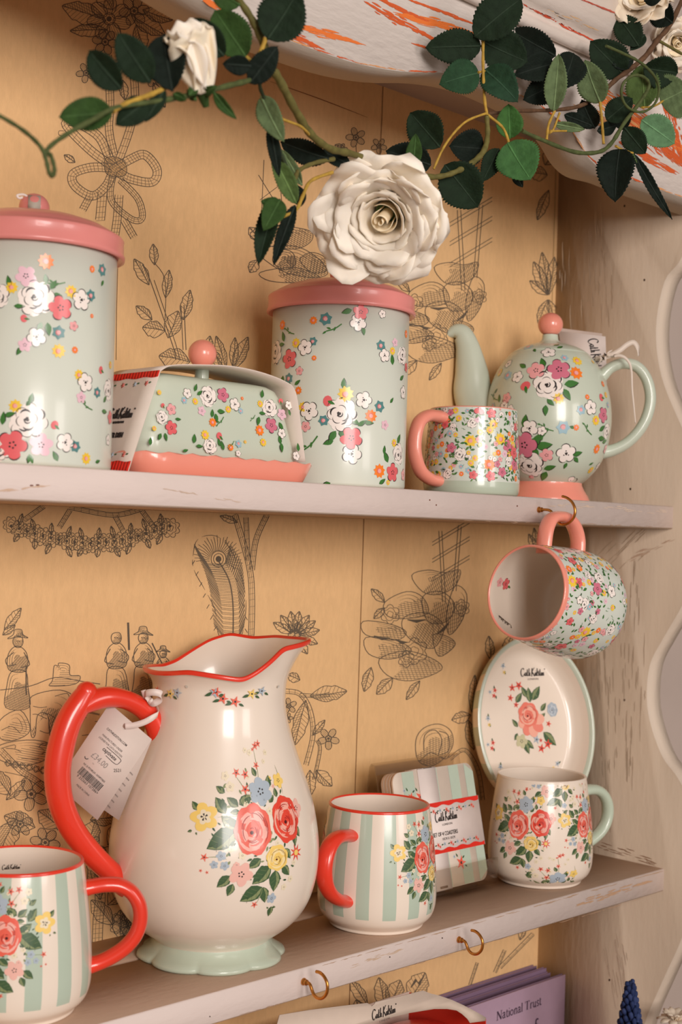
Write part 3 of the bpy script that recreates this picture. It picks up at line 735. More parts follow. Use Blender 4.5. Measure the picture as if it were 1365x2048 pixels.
# 11 lily and branch right of the jug
for a in (-150, -125, -100, -80, -55, -35, -10, 25, 60): 
    t = math.radians(a); wleaf(590+8*math.cos(t), 1270+6*math.sin(t), 590+50*math.cos(t), 1268+46*math.sin(t), 18)
wflower(592, 1262, 18, 5)
wrib([(570, 1382), (600, 1388), (620, 1420), (626, 1470), (612, 1530)], 9, 8, False); wrib([(600, 1390), (640, 1392), (660, 1388)], 7, 8, False)
for q in ((620, 1392, 694, 1382, 32), (612, 1400, 590, 1490, 30), (626, 1470, 650, 1440, 14), (600, 1360, 575, 1350, 20), (632, 1540, 664, 1572, 26), (620, 1540, 622, 1590, 22), (590, 1500, 575, 1530, 18)): wleaf(*q)
wflower(657, 1477, 22, 5, .3); wflower(578, 1412, 16, 5, .8); wflower(576, 1436, 10, 5)
wrib([(634, 1480), (640, 1500), (628, 1560)], 6, 8, False)
# 13 rose and buds by the plate
wshape([(836, 1520), (832, 1480), (848, 1456), (878, 1448), (902, 1462), (906, 1490), (890, 1515), (862, 1532)], 20, 4, True)
for q in ([(848, 1500), (850, 1470), (870, 1460), (884, 1480), (876, 1512)], [(878, 1462), (896, 1470), (898, 1500), (880, 1510)], [(840, 1522), (862, 1505), (890, 1518), (900, 1508)]): wl(q, 1.5)
wrib([(900, 1518), (930, 1500), (956, 1540), (966, 1600)], 7, 8, False)
for q in ((942, 1430, 904, 1440, 24), (944, 1425, 950, 1350, 18), (948, 1500, 936, 1440, 22), (982, 1320, 978, 1272, 18), (1010, 1310, 1022, 1270, 20), (955, 1480, 962, 1420, 18)): wleaf(*q)
# 14 dense flowers below the handle
for x, y, r, n, ro in ((62, 1588, 34, 5, .5), (90, 1685, 30, 6, .2), (40, 1648, 26, 5, .9), (262, 1850, 24, 6, .1), (180, 1700, 30, 6, 0)): wflower(x, y, r, n, ro)
for q in ((20, 1590, -20, 1540, 40), (30, 1640, 2, 1700, 44), (70, 1655, 8, 1632, 40), (120, 1655, 76, 1622, 40), (115, 1660, 140, 1610, 34), (170, 1700, 190, 1640, 40), (190, 1750, 230, 1690, 44), (200, 1800, 184, 1700, 36), (215, 1810, 260, 1760, 40), (225, 1850, 182, 1800, 36), (240, 1880, 240, 1820, 30), (262, 1850, 290, 1800, 30), (12, 1600, 50, 1560, 20), (180, 1640, 240, 1630, 34), (215, 1690, 250, 1640, 34)): wleaf(*q, sp=4)
wrib([(194, 1890), (196, 1840), (200, 1790), (190, 1740)], 20, 4); wrib([(0, 1500), (40, 1540), (70, 1560), (110, 1590)], 12, 5)
for i in range(9): wscallop(rs.uniform(222, 300), rs.uniform(1830, 1876), rs.uniform(8, 12), 6, 1)
for i in range(7): wscallop(16+i*14, 1526+i*3, 6, 5, 1)
# 15 below the lower shelf
for q in ((735, 2010, 700, 1960, 24), (770, 2020, 758, 1955, 30), (780, 2010, 800, 1960, 36), (820, 2000, 850, 1945, 44), (720, 2030, 712, 2000, 20)): wleaf(*q)
W.stroke([(822, 1975), (832, 1960), (838, 1968), (848, 1952)], 7, LINE, 3); wrib([(990, 1945), (1010, 1900)], 6, 8, False); wrib([(940, 1970), (955, 1925)], 5, 8, False); wrib([(1000, 1935), (1066, 1868)], 7, 8, False); wleaf(1040, 1880, 1050, 1850, 14)
o = back.build('back_panel', M_PAPER(), dresser, smooth_=False); tag(o, 'tan wallpapered back panel printed with grey engraved flowers')

# --- side panel with its scalloped front edge ---------------------------------------------
fr = [(-.02, .47), (-.016, .33), (-.003, .2752), (.0184, .2499), (.0278, .1978), (.0191, .1441), (-.0084, .0865), (-.027, .055), (-.036, .02), (-.037, -.03), (-.030, -.07), (-.0141, -.1082), (.0089, -.1464), (.0243, -.1758), (.0275, -.2131), (.021, -.2435), (.0054, -.2757), (-.0146, -.2963), (-.032, -.325), (-.037, -.37), (-.036, -.42), (-.0244, -.4664), (-.0023, -.5176), (.0195, -.5713), (.028, -.62), (.018, -.67), (-.01, -.71), (-.035, -.75), (-.037, -.86), (-.037, -1.69)]
frs = [tuple(q) for q in smooth(fr, 5)]
poly = frs+[(D+.012, -1.69), (D+.012, .47)]
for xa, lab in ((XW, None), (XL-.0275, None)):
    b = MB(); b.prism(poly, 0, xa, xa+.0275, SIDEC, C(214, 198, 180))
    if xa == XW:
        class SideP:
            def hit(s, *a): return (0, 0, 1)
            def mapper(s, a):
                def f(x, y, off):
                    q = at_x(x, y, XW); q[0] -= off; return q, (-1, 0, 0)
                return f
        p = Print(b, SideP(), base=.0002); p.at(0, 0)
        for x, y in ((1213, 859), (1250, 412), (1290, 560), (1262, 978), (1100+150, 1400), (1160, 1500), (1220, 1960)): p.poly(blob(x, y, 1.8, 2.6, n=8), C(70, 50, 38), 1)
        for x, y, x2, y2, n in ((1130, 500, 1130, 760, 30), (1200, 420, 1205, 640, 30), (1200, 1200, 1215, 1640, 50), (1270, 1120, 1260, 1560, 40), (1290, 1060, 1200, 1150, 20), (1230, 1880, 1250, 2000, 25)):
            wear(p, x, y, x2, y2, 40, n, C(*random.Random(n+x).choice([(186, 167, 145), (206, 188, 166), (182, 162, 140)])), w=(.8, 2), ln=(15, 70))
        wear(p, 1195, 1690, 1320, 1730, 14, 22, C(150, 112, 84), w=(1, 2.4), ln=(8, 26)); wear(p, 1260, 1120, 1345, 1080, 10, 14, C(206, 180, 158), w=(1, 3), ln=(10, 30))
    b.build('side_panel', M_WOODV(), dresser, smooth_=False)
# --- shelves ----------------------------------------------------------------------------
g0 = at_z(232, 1930, Z1)[1]; g1 = at_z(636, 1831, Z1)[1]; gy = (g0+g1)/2
def shelf(z, t, name='shelf'):
    e = .0012
    P = [(e, z), (gy-.002, z), (gy-.001, z-.0025), (gy+.001, z-.0025), (gy+.002, z), (D, z), (D, z-t), (e, z-t), (0, z-t+e), (0, z-e)]
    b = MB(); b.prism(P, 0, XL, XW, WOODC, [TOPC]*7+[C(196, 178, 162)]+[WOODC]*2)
    return b, name
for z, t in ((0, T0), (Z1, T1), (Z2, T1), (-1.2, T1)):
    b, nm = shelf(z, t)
    p = Print(b, PlanePx(0.0), base=.00015); p.at(0, 0)
    if z == 0:
        for x, y in ((63, 971), (75, 970), (1035, 1012), (873, 1010), (860, 1000)): p.poly(blob(x, y, 4 if x < 100 else 1.3, 1.6, n=8), C(110, 60, 40), 1)
        wear(p, 0, 982, 90, 972, 3, 14, C(206, 176, 152), w=(1, 2.5), ln=(8, 30)); wear(p, 330, 978, 480, 1005, 6, 14, C(204, 180, 160), w=(.8, 2.2), ln=(8, 26))
        wear(p, 1100, 1010, 1330, 1024, 10, 30, C(210, 188, 168), w=(.8, 2.2), ln=(6, 18)); wear(p, 900, 1040, 1330, 1054, 2, 26, C(170, 140, 116), w=(.6, 1.4), ln=(5, 22))
    if z == Z1:
        wear(p, 1150, 1812, 1300, 1762, 10, 40, C(186, 150, 120), w=(1, 3), ln=(8, 26)); wear(p, 700, 1935, 800, 1900, 7, 18, C(200, 174, 150), w=(.8, 2), ln=(8, 26))
        wear(p, 640, 1932, 1320, 1744, 1.5, 50, C(176, 146, 120), w=(.6, 1.6), ln=(6, 30)); wear(p, 480, 2030, 1300, 1793, 1.5, 40, C(168, 136, 110), w=(.6, 1.4), ln=(6, 30))
        for x, y in ((780, 1914), (885, 1876), (420, 2033)): p.poly(blob(x, y, 1.4, 1.4, n=7), C(60, 46, 40), 1)
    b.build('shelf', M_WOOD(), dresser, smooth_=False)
# --- ceiling board, valance, cornice -----------------------------------------------------
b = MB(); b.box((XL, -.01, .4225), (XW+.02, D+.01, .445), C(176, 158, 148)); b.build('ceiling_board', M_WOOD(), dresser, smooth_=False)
YV = -.044
lip = [(250, -110), (340, -40), (430, 15), (500, 45), (557.6, 72.5), (628, 99), (716, 127.5), (804, 143), (892, 146), (960, 158), (1020, 180), (1085, 215), (1144, 262), (1175, 312), (1205, 339), (1250, 352), (1290, 368), (1365, 395)]
lw = [at_y(x, y, YV) for x, y in lip]
low = smooth([(q[0], q[2]) for q in lw], 4)
xr = XW+.12
vp = [tuple(q) for q in low if True]+[(xr, vp_z) for vp_z in (low[-1][1],)]+[(xr, .66), (XL-.03, .66), (XL-.03, low[0][1])]
b = MB()
# built as vertical strips so that the curved edge shades cleanly
ed = [(XL-.03, low[0][1])]+[tuple(q) for q in low]+[(xr, low[-1][1])]
n = len(ed)
V = [(x, YV, z) for x, z in ed]+[(x, YV, .66) for x, z in ed]+[(x, -.001, z) for x, z in ed]+[(x, -.001, .66) for x, z in ed]
F = []; cc = []
for i in range(n-1):
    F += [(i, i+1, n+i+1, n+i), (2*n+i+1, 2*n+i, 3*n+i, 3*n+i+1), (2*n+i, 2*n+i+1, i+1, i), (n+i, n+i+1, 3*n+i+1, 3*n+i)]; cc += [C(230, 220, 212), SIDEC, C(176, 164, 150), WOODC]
F += [(0, n, 3*n, 2*n), (n-1, 3*n-1, 4*n-1, 2*n-1)]; cc += [WOODC, WOODC]
b.add(V, F, cc)
p = Print(b, PlanePx(YV), base=.0002); p.at(0, 0)
OC = C(226, 118, 52); OC2 = C(206, 92, 44); OC3 = C(214, 150, 96)
for a in ((560, 44, 716, 86, 9, 90, OC), (566, 62, 640, 96, 8, 46, OC2), (733, 5, 865, 78, 9, 70, OC2), (800, 30, 940, 64, 10, 110, OC), (780, 10, 850, 40, 5, 40, OC2), (820, 0, 960, 52, 4, 40, OC2), (752, -6, 800, 16, 6, 30, OC2), (835, 90, 860, 98, 3, 8, OC2), (400, -8, 440, 16, 7, 30, OC),
          (1150, 150, 1365, 300, 30, 190, OC), (1240, 220, 1365, 330, 22, 160, OC2), (1180, 180, 1290, 270, 24, 120, OC3), (1250, 290, 1350, 345, 9, 60, OC2), (1330, 200, 1365, 320, 20, 80, OC2), (1160, 215, 1220, 250, 14, 60, OC3)):
    wear(p, *a[:5], a[5], a[6], w=(1.2, 4.2), ln=(8, 40))
for i in range(4, len(lip)-1):
    x0, y0 = lip[i]; x1, y1 = lip[i+1]; wear(p, x0, y0-1.5, x1, y1-1.5, 1.5, 14, OC2 if i % 2 else OC3, w=(.8, 2), ln=(8, 24))
b.build('valance', M_WOOD(), dresser, smooth_=False)
zc = at_y(1030, 44, -.05)[2]
P = [(YV, zc+.002), (-.050, zc), (-.053, zc+.004), (-.053, zc+.010), (-.049, zc+.013), (-.049, zc+.017), (-.058, zc+.020), (-.064, zc+.028), (-.066, zc+.045), (-.066, zc+.062), (-.074, zc+.066), (-.080, zc+.085), (-.095, zc+.10), (-.125, zc+.115), (-.150, zc+.135), (-.160, zc+.16), (YV, zc+.16)]  # visible moulding below; deeper unseen crown above, added to block light from overhead
b = MB(); b.prism(P, 0, XL-.05, xr+.02, C(228, 216, 206))
class ProfPx:
    """drawing in photo pixels that lands on the moulded face of the cornice"""
    def hit(s, *a): return (0, 0, 1)
    def mapper(s, a):
        zz = [q[1] for q in P[:-1]]; yy = [q[0] for q in P[:-1]]; Ys = np.linspace(-.17, YV, 260)
        def f(x, y, off):
            d = ray(x, y); tt_ = (Ys-CAM[1])/d[1]; zs = CAM[2]+d[2]*tt_
            ok = (zs > zz[0]) & (Ys >= np.interp(zs, zz, yy))
            if not ok.any(): return None
            k = int(np.argmax(ok)); q = CAM+d*tt_[k]; q[1] -= off+.0003; return q, (0, -1, 0)
        return f
p = Print(b, ProfPx(), base=.0002); p.at(0, 0)
for a in ((1045, 9, 1188, 82, 3.5, 60, C(196, 78, 50)), (1100, 22, 1190, 60, 8, 14, C(198, 164, 128)), (1165, 0, 1240, 30, 2, 30, C(180, 84, 66))):
    wear(p, *a[:5], a[5], a[6], w=(1, 3), ln=(8, 30))
b.build('cornice', M_WOOD(), dresser, smooth_=False)
# ================================================================== CERAMICS
SAGE = C(202, 212, 194); SAGE2 = C(188, 201, 182); TIN = C(219, 225, 212); CORAL = C(243, 152, 132); LIDP = C(236, 146, 140); CREAM = C(241, 227, 211); STRG = C(186, 202, 184); REDO = C(232, 58, 36)
def cyc(c, pts): return [(p[0], p[1]) for p in pts]
def view_dir(c):
    v = nrm(np.array([CAM[0]-c[0], CAM[1]-c[1]])); return v            # towards the camera, horizontal
def lat_z(c, px, py, az=90.0):
    """(radius, z) of a photo pixel lying in the vertical plane through c whose direction is az degrees
    from the camera direction (positive = to the photo's right)"""
    v = view_dir(c); a = math.radians(az); right = np.array([-v[1], v[0]])
    dr = v*math.cos(a)+right*math.sin(a); nn = np.array([-dr[1], dr[0]]); d = ray(px, py)
    t = ((np.array(c[:2])-CAM[:2]) @ nn)/(d[:2] @ nn); P = CAM+d*t
    return float((P[:2]-np.array(c[:2])) @ dr), float(P[2]), dr
def planar_tube(mb, c, az, rz, ra, rb, colr, segs=18, sm=6):
    v = view_dir(c); a = math.radians(az); right = np.array([-v[1], v[0]]); dr = v*math.cos(a)+right*math.sin(a)
    Q = smooth([(q[0], q[1]) for q in rz], sm); n = len(Q)
    ra = smooth([(q,) for q in ra], sm)[:, 0] if np.ndim(ra) else ra; rb = smooth([(q,) for q in rb], sm)[:, 0] if np.ndim(rb) else rb
    P = [(c[0]+dr[0]*q[0], c[1]+dr[1]*q[0], q[1]) for q in Q]
    mb.tube(P, ra, rb, colr, segs, up=(-dr[1], dr[0], 0))
    return P

# --- storage canisters ---------------------------------------------------------------------
CAN = [(.0590, .0), (.0612, .0008), (.0618, .003), (.0618, .1585)]
def canister(c, label, items, tape=False):
    t = thing('storage_canister', label, 'canister', (c[0], c[1], 0), 'floral storage canisters on the upper shelf')
    M = Matrix.Translation((c[0], c[1], 0))
    b = MB(); b.lathe([(.0005, .0)]+CAN+[(.0605, .1585), (.0600, .006), (.0005, .005)], TIN, 120, M)
    p = Print(b, Lathe(CAN, M=M)); scatter(p, items)
    # bouquets on the far side, which the photo does not show
    th0 = math.atan2(view_dir(c)[1], view_dir(c)[0])
    for k, (dth, q) in enumerate(((1.9, .05), (2.5, .12), (3.1, .06), (3.8, .13), (4.4, .05))):
        if p.at_uv((th0+dth, q, 1.25/CAM_F), lift=2, rot=k):
            el_leaf(p, -20, -10, 26, 200); el_leaf(p, 10, 24, 26, 80); el_leaf(p, 18, -24, 26, 300); el_rose_white(p, 0, 0, 28); el_five(p, 30, 12, 18, PINK, L=4); el_daisy(p, -28, 18, 13, YEL); el_daisy(p, 6, -34, 12, ORG)
    b.build('body', M_ENAMEL(), t, loc=(c[0], c[1], 0))
    b = MB(); b.lathe([(.0655, .1560), (.0672, .1566), (.0674, .1590), (.0664, .1605), (.0662, .1690), (.0665, .1706), (.0652, .1722), (.0625, .1728), (.0600, .1752), (.052, .1795), (.040, .1835), (.024, .1862), (.008, .1872), (.0005, .1873)], LIDP, 120, M)
    b.lathe([(.0005, .1580), (.064, .1570), (.0655, .1560)], LIDP, 120, M)
    lid = b.build('lid', M_ENAMEL(), t, loc=(c[0], c[1], .156)); tag(lid, 'coral pink domed lid')
    b = MB(); b.ball((c[0], c[1], .1930), .0112, LIDP, 32, rz=.0102); b.lathe([(.0085, .186), (.0062, .1885), (.006, .19)], LIDP, 24, M); b.build('knob', M_ENAMEL(), lid, loc=(c[0], c[1], .1865))
    if tape:
        v = view_dir(c); rt = np.array([-v[1], v[0]])
        b = MB(); pts = []
        for rr, z in ((.0080, .2000), (.0113, .1935), (.0108, .1885), (.016, .1880), (.024, .1868)): pts.append([np.array([c[0]+v[0]*rr+rt[0]*s_, c[1]+v[1]*rr+rt[1]*s_, z]) for s_ in (-.0045, .0045)])
        b.grid(pts, C(196, 186, 172)); tag(b.build('sealing_tape', M_CARD(), t, solid=.0003), 'strip of translucent tape stuck over the knob')
        b = MB(); P = [np.array([c[0]+v[0]*.006+rt[0]*x, c[1]+v[1]*.006+rt[1]*x, z]) for x, z in ((-.004, .1985), (-.008, .2005), (-.0125, .1995), (-.011, .1975), (-.0085, .1985))]
        b.tube(smooth(P, 4), .0009, c=WHT); b.build('cut_string', M_RIBBON(), t)
    return t
canister((-.774, .065), 'large pale green floral canister at the left photo edge, tape over its knob',
 'L 20 575 10;L 28 612 9;L 105 572 9 60;L 92 560 8 100;L 112 590 8 0;L 80 652 9 250;L 96 655 11 280;S 130 565 18;o 92 523 17;l 52 552 21;y 24 575 13;R 72 597 37;R -2 592 24;W 162 600 22;P 121 616 25;y 142 583 14;t 181 591 13;t 117 665 15;W 73 674 20;y 117 702 15;o 183 541 5;o 183 632 5;t 204 540 14;o 184 538 8;b 48 637 8;l 50 690 14;p 147 652 10;o 149 700 8;L 205 565 6 240;'
 'y 158 750 12;W 170 765 20;b 201 740 8;R 216 780 22;t 194 785 12;L 203 822 9;L 206 805 8;l 162 795 12;y 220 730 9;P 219 835 14;S 184 820 16;L 40 700 8 240;'
 'L 62 800 9 80;L 8 832 10;L 5 850 11;L 52 812 8;L 60 918 11 280;L 112 915 9 120;W 130 885 20;R 57 843 38;y 31 812 14;P 25 890 30;l 82 890 24;t 150 893 13;y 172 917 13;b 109 850 9;R 2 900 24;L 190 925 7;W 215 880 12', tape=True)
canister((-.4495, .068), 'pale green floral canister standing between the butter dish and the coral-handled mug',
 'L 568 676 9 110;L 560 690 8;L 566 760 10 260;L 578 768 9 280;L 590 770 7;S 590 668 14;o 566 650 11;R 553 706 26;P 580 718 20;y 593 686 11;W 611 695 17;t 627 683 10;t 579 757 12;p 600 742 9;o 598 781 9;o 629 716 6;t 572 800 8;'
 't 652 638 14;o 628 641 9;S 684 648 17;L 697 622 9 200;L 727 660 7 280;P 722 624 16;W 717 645 18;W 765 628 9;'
 'L 688 770 9 90;L 692 775 7 30;L 667 870 11 240;L 683 866 9 300;L 660 884 9 200;L 708 842 9 330;L 728 845 9;L 716 852 9;S 636 872 22;W 728 800 18;R 683 828 34;y 692 788 17;b 656 802 11;t 759 813 13;o 742 832 14;W 619 822 20;y 607 814 11;p 612 853 11;t 648 841 12;P 703 876 23;W 704 908 21;l 770 850 10;'
 't 762 691 12;W 769 711 14;y 785 702 9;l 790 685 9;L 785 722 9 100;R 805 712 20;P 812 735 10;o 812 668 9;W 806 785 14;L 800 760 8;L 780 806 6;'
 'L 773 917 10 120;L 768 908 7;L 797 880 9 60;R 797 908 22;y 788 886 9;o 759 942 15;P 785 945 19;L 758 968 8;p 806 950 12;y 776 965 6;L 655 968 8 200')

# --- butter dish -----------------------------------------------------------------------------
def rrect(cx, cy, hx, hy, rad, z, n=8, wave=None):
    out = []
    for k, (sx, sy) in enumerate(((1, 1), (-1, 1), (-1, -1), (1, -1))):
        for i in range(n+1):
            a = PI/2*(k+i/n); out.append((cx+sx*(hx-rad)+rad*math.cos(a), cy+sy*(hy-rad)+rad*math.sin(a), z))
        nx_, ny_ = ((-1, 1), (-1, -1), (1, -1), (1, 1))[k]
        m = 18; A = out[-1]; kk = (k+1) % 4; sx2, sy2 = ((1, 1), (-1, 1), (-1, -1), (1, -1))[kk]; a2 = PI/2*kk
        Bq = (cx+sx2*(hx-rad)+rad*math.cos(a2), cy+sy2*(hy-rad)+rad*math.sin(a2), z)
        for j in range(1, m): out.append(tuple(A[q]+(Bq[q]-A[q])*j/m for q in range(3)))
    if wave:
        L = 0; res = []
        for i, q in enumerate(out):
            if i: L += math.dist(out[i], out[i-1])
            res.append((q[0], q[1], q[2]+wave*math.sin(L*2*PI/.0215)))
        out = res
    return out
BX, BY = -.611, .0675
bd = thing('butter_dish', 'pale green floral butter dish on a scalloped coral tray, wrapped in a card sleeve', 'butter dish', (BX, BY, 0))
b = MB(); lv = [(.002, .001, .02, 0), (.0845, .046, .02, 0), (.0865, .048, .021, .0015), (.089, .050, .022, .007), (.0930, .0525, .023, .0160), (.0922, .0518, .0225, .0168), (.0905, .050, .022, .0155), (.086, .046, .02, .006), (.002, .001, .02, .005)]
b.grid([rrect(BX, BY, hx, hy, min(r, hy*.9, hx*.9), z, wave=.0009 if z > .012 else (.0004 if z > .0065 else None)) for hx, hy, r, z in lv], CORAL, closed_u=True)
tag(b.build('tray', M_CERAMIC(), bd), 'coral pink tray with a wavy rim')
b = MB(); lv = [(.0795, .0345, .016, .008), (.084, .0375, .017, .010), (.0812, .0365, .017, .030), (.0725, .0310, .016, .064), (.0705, .0290, .016, .071), (.0680, .0260, .015, .0765), (.063, .021, .0145, .0800), (.055, .013, .012, .0818), (.002, .001, .01, .0825)]
b.grid([rrect(BX, BY, hx, hy, min(r, hy*.95, hx*.95), z) for hx, hy, r, z in lv], SAGE, closed_u=True)
yb_, yt_ = BY-.0370, BY-.0310
p = Print(b, Flat((BX, yb_, .030), (1, 0, 0), (0, yt_-yb_, .034)), base=.0004)
scatter(p, 'L 320 872 7 240;L 331 872 7 280;L 350 838 6;R 324 835 15;p 342 819 12;P 342 856 15;y 308 857 6;b 325 811 5;y 318 785 6;L 300 885 7 80;'
 'W 374 787 11;R 416 793 22;M 445 790 15;W 469 809 14;y 390 803 8;y 456 819 8;l 403 822 10;L 389 783 7;L 394 790 7;L 424 829 7 80;L 432 834 8 280;L 440 823 8 0;o 425 845 10;s 368 801 8;s 481 822 7;S 447 834 12;o 484 797 4;'
 'L 518 826 7;L 517 840 8 250;S 510 830 8;L 524 790 7 80;R 539 817 20;M 542 851 16;l 563 829 12;o 519 861 12;y 526 885 9;y 520 808 8;b 561 802 6;W 577 811 10;W 563 867 11;L 561 851 8 300;L 560 882 7 100;L 563 893 8 270;s 590 808 6;L 580 832 6;'
 'L 388 880 8 80;L 392 892 7;L 440 893 7;L 447 901 8;R 420 893 17;y 410 870 11;b 438 872 8;o 461 895 8;s 477 888 9;S 468 882 9;y 490 884 4;W 592 912 10;L 596 897 7 90;W 476 907 7;L 365 903 6')
lid = b.build('lid', M_CERAMIC(), bd); tag(lid, 'pale green glazed lid printed with small bouquets')
b = MB(); b.ball((BX+.002, BY, .1035), .0118, CORAL, 32); b.tube([(BX+.002, BY, .081), (BX+.002, BY, .095)], .006, c=SAGE); tag(b.build('knob', M_CERAMIC(), lid), 'coral ball knob')
b = MB(); sp_ = np.array([(-.7085, .001), (-.6815, .0795)]); sp2 = smooth([(-.6815, .0795), (-.670, .0850), (-.640, .0885), (-.611, .0905), (-.580, .0890), (-.552, .0840), (-.5400, .0765), (-.5330, .050), (-.5265, .0185)], 5)
SP = [tuple(q) for q in sp_]+[tuple(q) for q in sp2[1:]]
b.grid([[(x, y, z) for y in (.028, .045, .062, .079, .096)] for x, z in SP], C(232, 218, 206))
fl = Flat((-.695, .062, .04025), (0, -1, 0), (.027, 0, .0785)); p = Print(b, fl, base=.0006, step=.00002)
mpp = 1.08/CAM_F
p.at_uv((0, 0, mpp)); H_ = .0418/mpp; Wd = .0338/mpp
def band(p, y0, y1, w, amp, n, c, up=1, L=1):
    top = [(-w+2*w*i/(n*6), y1+amp*math.sin(2*PI*i/6)) for i in range(n*6+1)]
    for i in range(len(top)-1): p.poly([(top[i][0], y0), (top[i+1][0], y0), top[i+1], top[i]], c, L)
RED2 = C(224, 48, 34)
band(p, -H_, -H_+22, Wd, 1.6, 3, RED2); band(p, H_, H_-13, Wd, 1.4, 3, RED2)
logo(p, 20, x=4, y=8); write(p, 'BUTTER DISH', 11, x=0, y=-34, bold=True, wid=.7)
for yy, sg in ((H_-26, 1), (-H_+36, 1)):
    for x in (-60, -22, 18, 56): el_star(p, x, yy, 6, C(220, 110, 100) if int(x) % 3 else BLU, L=2); el_leaf(p, x+8, yy, 7, 20, G1, 2, ink=False)
tag(b.build('card_sleeve', M_CARD(), bd, solid=.0007), 'cream and red printed card sleeve')

# --- mugs ------------------------------------------------------------------------------------
MUG = [(.0418, .0), (.0432, .0010), (.0438, .0034), (.0462, .0056), (.0510, .0105), (.0538, .0180), (.0547, .027), (.0546, .036), (.0537, .052), (.0518, .070), (.0496, .087), (.0474, .102), (.0462, .1090)]
MUGS = [tuple(q) for q in smooth(MUG, 4)]
MUGI = [(.0455, .1100), (.0444, .1092), (.0452, .100), (.0495, .070), (.0518, .045), (.0522, .028), (.0490, .0125), (.0300, .0105), (.0005, .0100)]
CL = (-.768, .065)
HP = [lat_z(CL, x, y)[:2] for x, y in ((166, 1777), (186, 1773), (212, 1769), (240, 1771), (263, 1784), (278, 1808), (281, 1838), (272, 1868), (252, 1893), (225, 1912), (198, 1925), (176, 1931))]
HP = [(r, z-Z1) for r, z in HP]
def mug_body(M, colf, rimc, deco, inner=CREAM, segs=168, rimw=.0012):
    b = MB(); prof = [(.0005, .0022), (.036, .0022), (.0375, 0)]+MUGS
    b.lathe(prof, colf, segs, M); n1 = len(prof)
    b.lathe([(MUGS[-1][0]+.0003, MUGS[-1][1]-rimw), (MUGS[-1][0]+.0004, MUGS[-1][1]), (.0461, .1099), (.0453, .1103), (.0444, .1099), (.0440, .1088)], rimc, segs, M)
    b.lathe([(.0440, .1088)]+[tuple(q) for q in smooth(MUGI[2:], 3)], inner, segs, M)
    lt = Lathe(MUGS, M=M); lt.lim = (.0105, .0018); p = Print(b, lt); deco(p, b)
    return b
SAGEH = C(190, 204, 184)
def stripes(th0, n=14, zlo=.0150, zhi=.1060):
    prof = [(.0005, .0022), (.036, .0022), (.0375, 0)]+MUGS
    def f(i, j):
        z = (prof[i][1]+prof[i+1][1])/2
        if z < zlo: return CREAM
        k = ((j+.5)/168*2*PI-th0)/(2*PI/n); k -= math.floor(k+.25)
        return STRG if -.25 <= k < .25 else CREAM
    return f
def mug(name, c, label, az, colf, rimc, hc, deco, group=None, hr=(.0056, .0074), inner_logo=None):
    t = thing(name, label, 'mug', (c[0], c[1], Z1), group); M = Matrix.Translation((c[0], c[1], Z1))
    b = mug_body(M, colf, rimc, deco)
    if inner_logo:
        Li = Lathe([q for q in smooth(MUGI[2:], 3)][::-1][2:], M=M, inner=True); p = Print(b, Li, base=.0002)
        if p.at(*inner_logo): logo(p, 9, london=False)
    b.build('body', M_CERAMIC(), t, loc=(c[0], c[1], Z1))
    b = MB(); planar_tube(b, c, az, [(r, z+Z1) for r, z in HP], [hr[0]*1.15]+[hr[0]]*(len(HP)-2)+[hr[0]*1.15], [hr[1]*1.1]+[hr[1]]*(len(HP)-2)+[hr[1]*1.1], hc)
    b.build('handle', M_CERAMIC(), t)
    return t
def th_at(M, px, py):
    a = Lathe(MUGS, M=M).hit(px, py); return a[0] if a else 0.0
CS = (-.3945, .055)
MS = Matrix.Translation((CS[0], CS[1], Z1)); ML = Matrix.Translation((CL[0], CL[1], Z1))
def deco_s(p, b):
    if p.at(846, 1716, sc=.60, lift=2): bouquet(p)
    a = p.s.hit(846, 1716); p.at_uv((a[0]+PI*1.12, a[1], a[2]), sc=.6, lift=2); bouquet(p)
def deco_l(p, b):
    a = p.s.hit(52, 1880)
    p.at_uv((a[0]-.28, a[1]+.003, a[2]), sc=.78, lift=2, mirror=-1); bouquet(p)
    p.at_uv((a[0]+PI, a[1], a[2]), sc=.75, lift=2); bouquet(p)
mug('striped_mug', CS, 'red-handled green and white striped mug standing between the jug and the coasters', -31, stripes(th_at(MS, 782, 1645)), REDO, REDO, deco_s, 'striped mugs with red handles', hr=(.0054, .0082))
mug('striped_mug', CL, 'red-handled striped mug at the bottom left corner, cut by the photo edge', 90, stripes(th_at(ML, 67, 1790)), REDO, REDO, deco_l, 'striped mugs with red handles', inner_logo=(22, 1738))
CFm = (-.1425, .0585)
def deco_f(p, b):
    for x, y, s, m in ((1038, 1650, .56, 1), (1108, 1572, .50, 1), (1168, 1650, .5, 1), (1100, 1766, .5, 1)):
        a = p.s.hit(x, y)
        if a is None: a = p.s.hit(x, min(max(y, 1570), 1745))
        if a is None: continue
        q = a[1]+(.016 if y < 1580 else 0)-(.013 if y > 1760 else 0)
        p.at_uv((a[0], q, a[2]), sc=s, lift=2, mirror=m); bouquet(p)
        if y in (1650,): p.at_uv((a[0]+PI, q, a[2]), sc=s, lift=2); bouquet(p)
t = mug('floral_mug', CFm, 'cream mug with rose bouquets and pale green handle, in front of the oval dish', 127, lambda i, j: CREAM, CREAM, SAGEH, deco_f, inner_logo=(1030, 1553))
